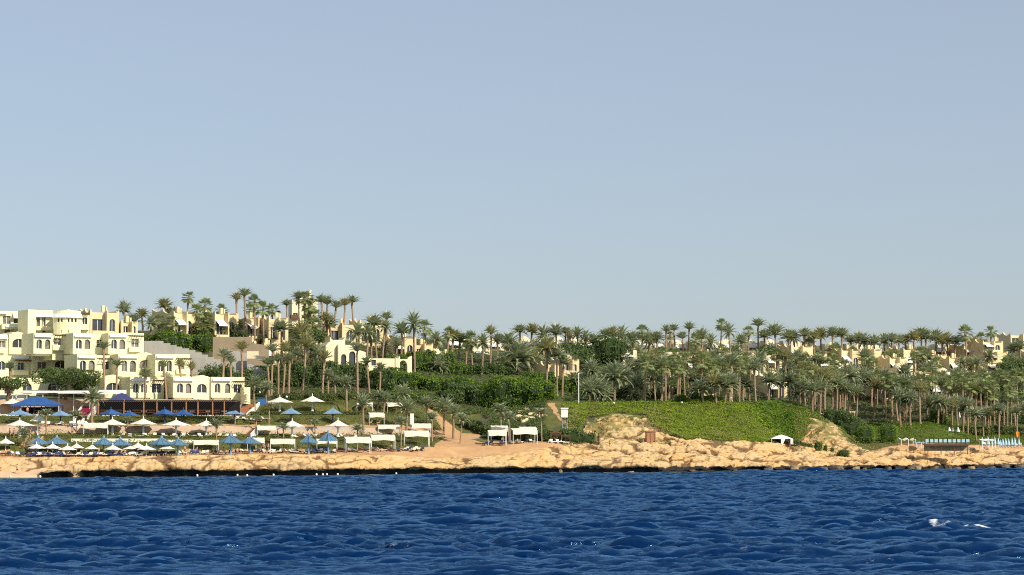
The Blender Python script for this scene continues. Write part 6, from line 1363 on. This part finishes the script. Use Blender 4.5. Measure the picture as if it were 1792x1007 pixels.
def shade_tent(px0, px1, top, base, Y, lab, mt='white', name='canopy', sag=.4):
    x0, x1 = X(px0, Y), X(px1, Y); z0 = zof(base, Y); h = zof(top, Y) - z0; root = empty(name, ((x0+x1)/2, Y, z0)); tag(root, lab, 'canopy'); w_ = (x1-x0)/2; m = MB(); n = 8; vs = []
    for sd in (0, 1):
        for j in range(5):
            for i in range(n + 1): u, v = i/n, j/4; vs.append((-w_ + 2*w_*u, -1.8 + 3.6*v, h*(.8 + .2*v) - sag*math.sin(u*math.pi*2)**2*.5 - sag*.3*math.sin(v*math.pi) - .05*sd))
    K = 5*(n+1); m.add(vs, [(o+j*(n+1)+i, o+j*(n+1)+i+1, o+(j+1)*(n+1)+i+1, o+(j+1)*(n+1)+i) for o in (0, K) for j in range(4) for i in range(n)]); m.build('roof', M[mt], root)
    for sx in (-1, 0, 1):
        for y, f in ((-1.75, .78), (1.75, .97)): m = MB(); m.box(sx*w_*.97-.06, sx*w_*.97+.06, y-.06, y+.06, -.5, h*f); m.build('post', M['whitep'], root)
shade_tent(1424, 1462, 721, 741, 566, 'broad white canopy behind the rocky knoll, nearest the marquee')
shade_tent(1458, 1486, 728, 742, 563, 'small sagging white canopy behind the rocky knoll')
shade_tent(1714, 1738, 768, 782, 536, 'white domed shade tent at the start of the closed parasols')
shade_tent(1573, 1599, 766, 778, 532, 'pale tent with sagging roof behind the sea wall', 'canvas', sag=.9)
shade_tent(1600, 1617, 773, 780, 528, 'low pale blue awning at the near end of the deck', 'paleblue')
def pillars():
    for i, px in enumerate((1487, 1491, 1494)):
        Y = 566; z = zof(743, Y); root = MB(); root.lathe([(.3, -1), (.3, .2), (.22, .3), (.22, 2.9), (.3, 3.0), (.3, 3.2), (.01, 3.21)], 8); o = root.build('pillar', M['villa']); o.location = (X(px, Y), Y, z); tag(o, f'short sandy pillar beside the white canopies, {ORD[i]} from the marquee', 'pillar', 'sandy pillars beside the canopies')
pillars()
def flag():
    x, y, z = G(1782, 782, 12); root = empty('flag', (x, y, z)); tag(root, 'orange flag on a short pole above the closed parasols', 'flag'); k = y/FPX; MB().tube([(0, 0, 0), (0, 0, 26*k)], [.04, .03], 6).build('pole', M['metal'], root)
    m = MB(); vs = []
    for i in range(7): u = i/6; yy = .1*math.sin(u*5); vs += [(-u*.85, yy, 26*k), (-u*.6-.1, yy, 17.5*k)]
    vs += [(a, b + .02, c) for a, b, c in vs]; m.add(vs, [(2*i+o, 2*i+1+o, 2*i+3+o, 2*i+2+o) for i in range(6) for o in (0, 14)]); m.build('cloth', M['orange'], root)
flag()
def rope_fence():
    pts = [(1047, 776), (1066, 789), (1040, 771), (1025, 768)]; pts.sort(); root = empty('rope_fence', G(pts[0][0], pts[0][1], 8)); tag(root, 'thin metal post fence on the rocks below the scrub', 'fence'); o = root.location; tops = []
    for a, b in pts:
        s = gs(a, b, 8) + .6; x, y, z = W(a, s); m = MB(); m.tube([(x-o.x, y-o.y, z-o.z-.5), (x-o.x, y-o.y, z-o.z+1.9)], [.05, .05], 6); m.build('post', M['dark'], root); tops.append((x-o.x, y-o.y, z-o.z+.6))
    MB().tube(tops, [.025]*len(tops), 4).build('rope', M['dark'], root)
rope_fence()
def garden_lamps():
    for i, (px, py) in enumerate([(467, 689), (455, 690), (502, 698), (374, 699), (1193, 710), (1278, 711), (1074, 708)]):
        s = gs(px, py + 6, 45); x, y, z = W(px, s); root = empty('garden_lamp', (x, y, z)); tag(root, f"white globe garden lamp, {ORD[i]} from the hotel counted along the slope" , 'garden lamp', 'white garden lamps'); MB().tube([(0, 0, 0), (0, 0, .9)], [.04, .04], 6).build('post', M['dark'], root); v, f = ellipsoid_core((0, 0, 1.1), (.24, .24, .24)); mesh_np('globe', v, f, M['white'], root, smooth=True)
garden_lamps()
def buoys():
    lst = [(21, 834.5), (73, 834.5), (347, 832), (417, 831), (434, 833), (480, 831.5), (555, 830), (566, 830), (573, 830.5), (694, 829), (592, 831)]
    for i, (px, py) in enumerate(sorted(lst)):
        a, b, c = ray(px, py + 1.2); Y = min(-CAMZ / c * b, float(Y0(px)) - 1.2); o = MB().lathe([(.01, -.25), (.15, -.15), (.19, .05), (.15, .2), (.01, .25)], 10).build('buoy', M['white'], None, True); o.location = (X(px, Y), Y, .15); tag(o, f'small white round buoy floating along the reef, {ORD[i]} from the beach', 'buoy', 'white buoys along the reef')
buoys()
def boulder(px, py, wpx, hpx, lab, i, ds=0.0, mt='boulder', group='boulders at the waterline'):
    Y = float(Y0(px)) + random.Random(i).uniform(-1.2, 1.4); k = Y/FPX; r = random.Random(i); rw, rh = wpx*k/2, hpx*k; n = 26; v, f = ellipsoid_core((0, 0, 0), (1, 1, 1), .8, n); v = np.array(v); nz = fbm(v[:, 0]*1.3 + i*3, v[:, 1]*1.3, v[:, 2]*1.3, seed=i, o=4)
    f1, f2, cid = cells(v[:, 0]*1.1 + i*7 + v[:, 2], v[:, 1]*1.1 + v[:, 2]*.8, i); v = v * (1 + .28*nz + .16*(cid - .5) - .12*np.clip(1 - (f2 - f1)*5, 0, 1))[:, None]
    v = v * np.array([rw, rw*.8, rh*.62]); v[:, 2] += rh*.35; o = mesh_np('boulder', v, f, M[mt], smooth=True); o.location = (X(px, Y), Y, zof(py, Y) if ds else 0.0); o.rotation_euler = (0, 0, r.uniform(-.4, .4)); tag(o, lab, 'boulder', group)
BL = [(981, 6, 7, .3), (1213, 22, 6, .2), (1236, 28, 10, -.6), (1207, 14, 8, .5), (1288, 8, 7, .4), (1411, 16, 12, .6), (1424, 12, 9, .2), (1437, 18, 12, 1), (1452, 26, 13, 1), (1466, 18, 9, .1), (1480, 12, 8, .2), (1496, 16, 11, .5), (1509, 13, 7, .2), (1530, 18, 9, .8), (1551, 14, 8, .3), (1570, 22, 8, 1), (1588, 14, 11, .4), (1603, 16, 12, 1), (1616, 12, 8, .2), (1628, 18, 10, .8), (1642, 13, 9, .3), (1656, 20, 10, 1), (1672, 13, 8, .2), (1686, 16, 9, .8), (1701, 18, 8, .2), (1718, 20, 9, .9), (1736, 14, 7, .2), (1750, 22, 9, .8), (1768, 16, 7, .3), (1785, 20, 9, .8), (1390, 22, 11, 1.0), (1372, 14, 9, .6), (1345, 18, 9, 1.1), (1100, 12, 4, .2)]
random.seed(12); BL = [(a + random.uniform(-4, 4), b * random.uniform(.6, 1.35), c * random.uniform(.55, 1.15), d) for a, b, c, d in BL]; BL = [q for i, q in enumerate(sorted(BL)) if i % 5 not in (2, 4)]
for i, (px, w_, h_, d) in enumerate(BL):
    where = 'pale lone boulder in the dark tide line below the white cabin' if i == 0 else f"{'broad' if w_ > 17 else 'small'} waterline boulder beneath the {'bare' if px < 1330 else 'marquee' if px < 1460 else 'deck-side' if px < 1620 else 'parasol-side'} rocks, {ORD[i]} from the cabin end"
    boulder(px, 0, w_, h_, where, i + 1, mt='boulder' if i in (0,) or i % 4 == 1 else 'wet')
def terrace_stones():
    r = random.Random(8)
    for i in range(16):
        px = r.uniform(905, 948); py = r.uniform(716, 740); s = gs(px, py, 20); x, y, z = W(px, s); v, f = ellipsoid_core((0, 0, 0), (1, 1, 1), .7, 10); v = np.array(v); v = v*(1 + .25*fbm(v[:, 0]*1.5 + i, v[:, 1]*1.5, v[:, 2]*1.5, seed=i))[:, None]*np.array([r.uniform(.5, 1.1), .6, r.uniform(.35, .6)])
        o = mesh_np('stone', v, f, M['villa']); o.location = (x, y, z + .1); tag(o, 'loose tan stone in the pile beneath the big rounded hedge', 'stone', 'loose tan stones beneath the big hedge')
terrace_stones()
dups = {k: v for k, v in LABELS.items() if v > 1}
print('LABELS', len(LABELS), 'dups', {k: v for k, v in list(dups.items())[:20]})
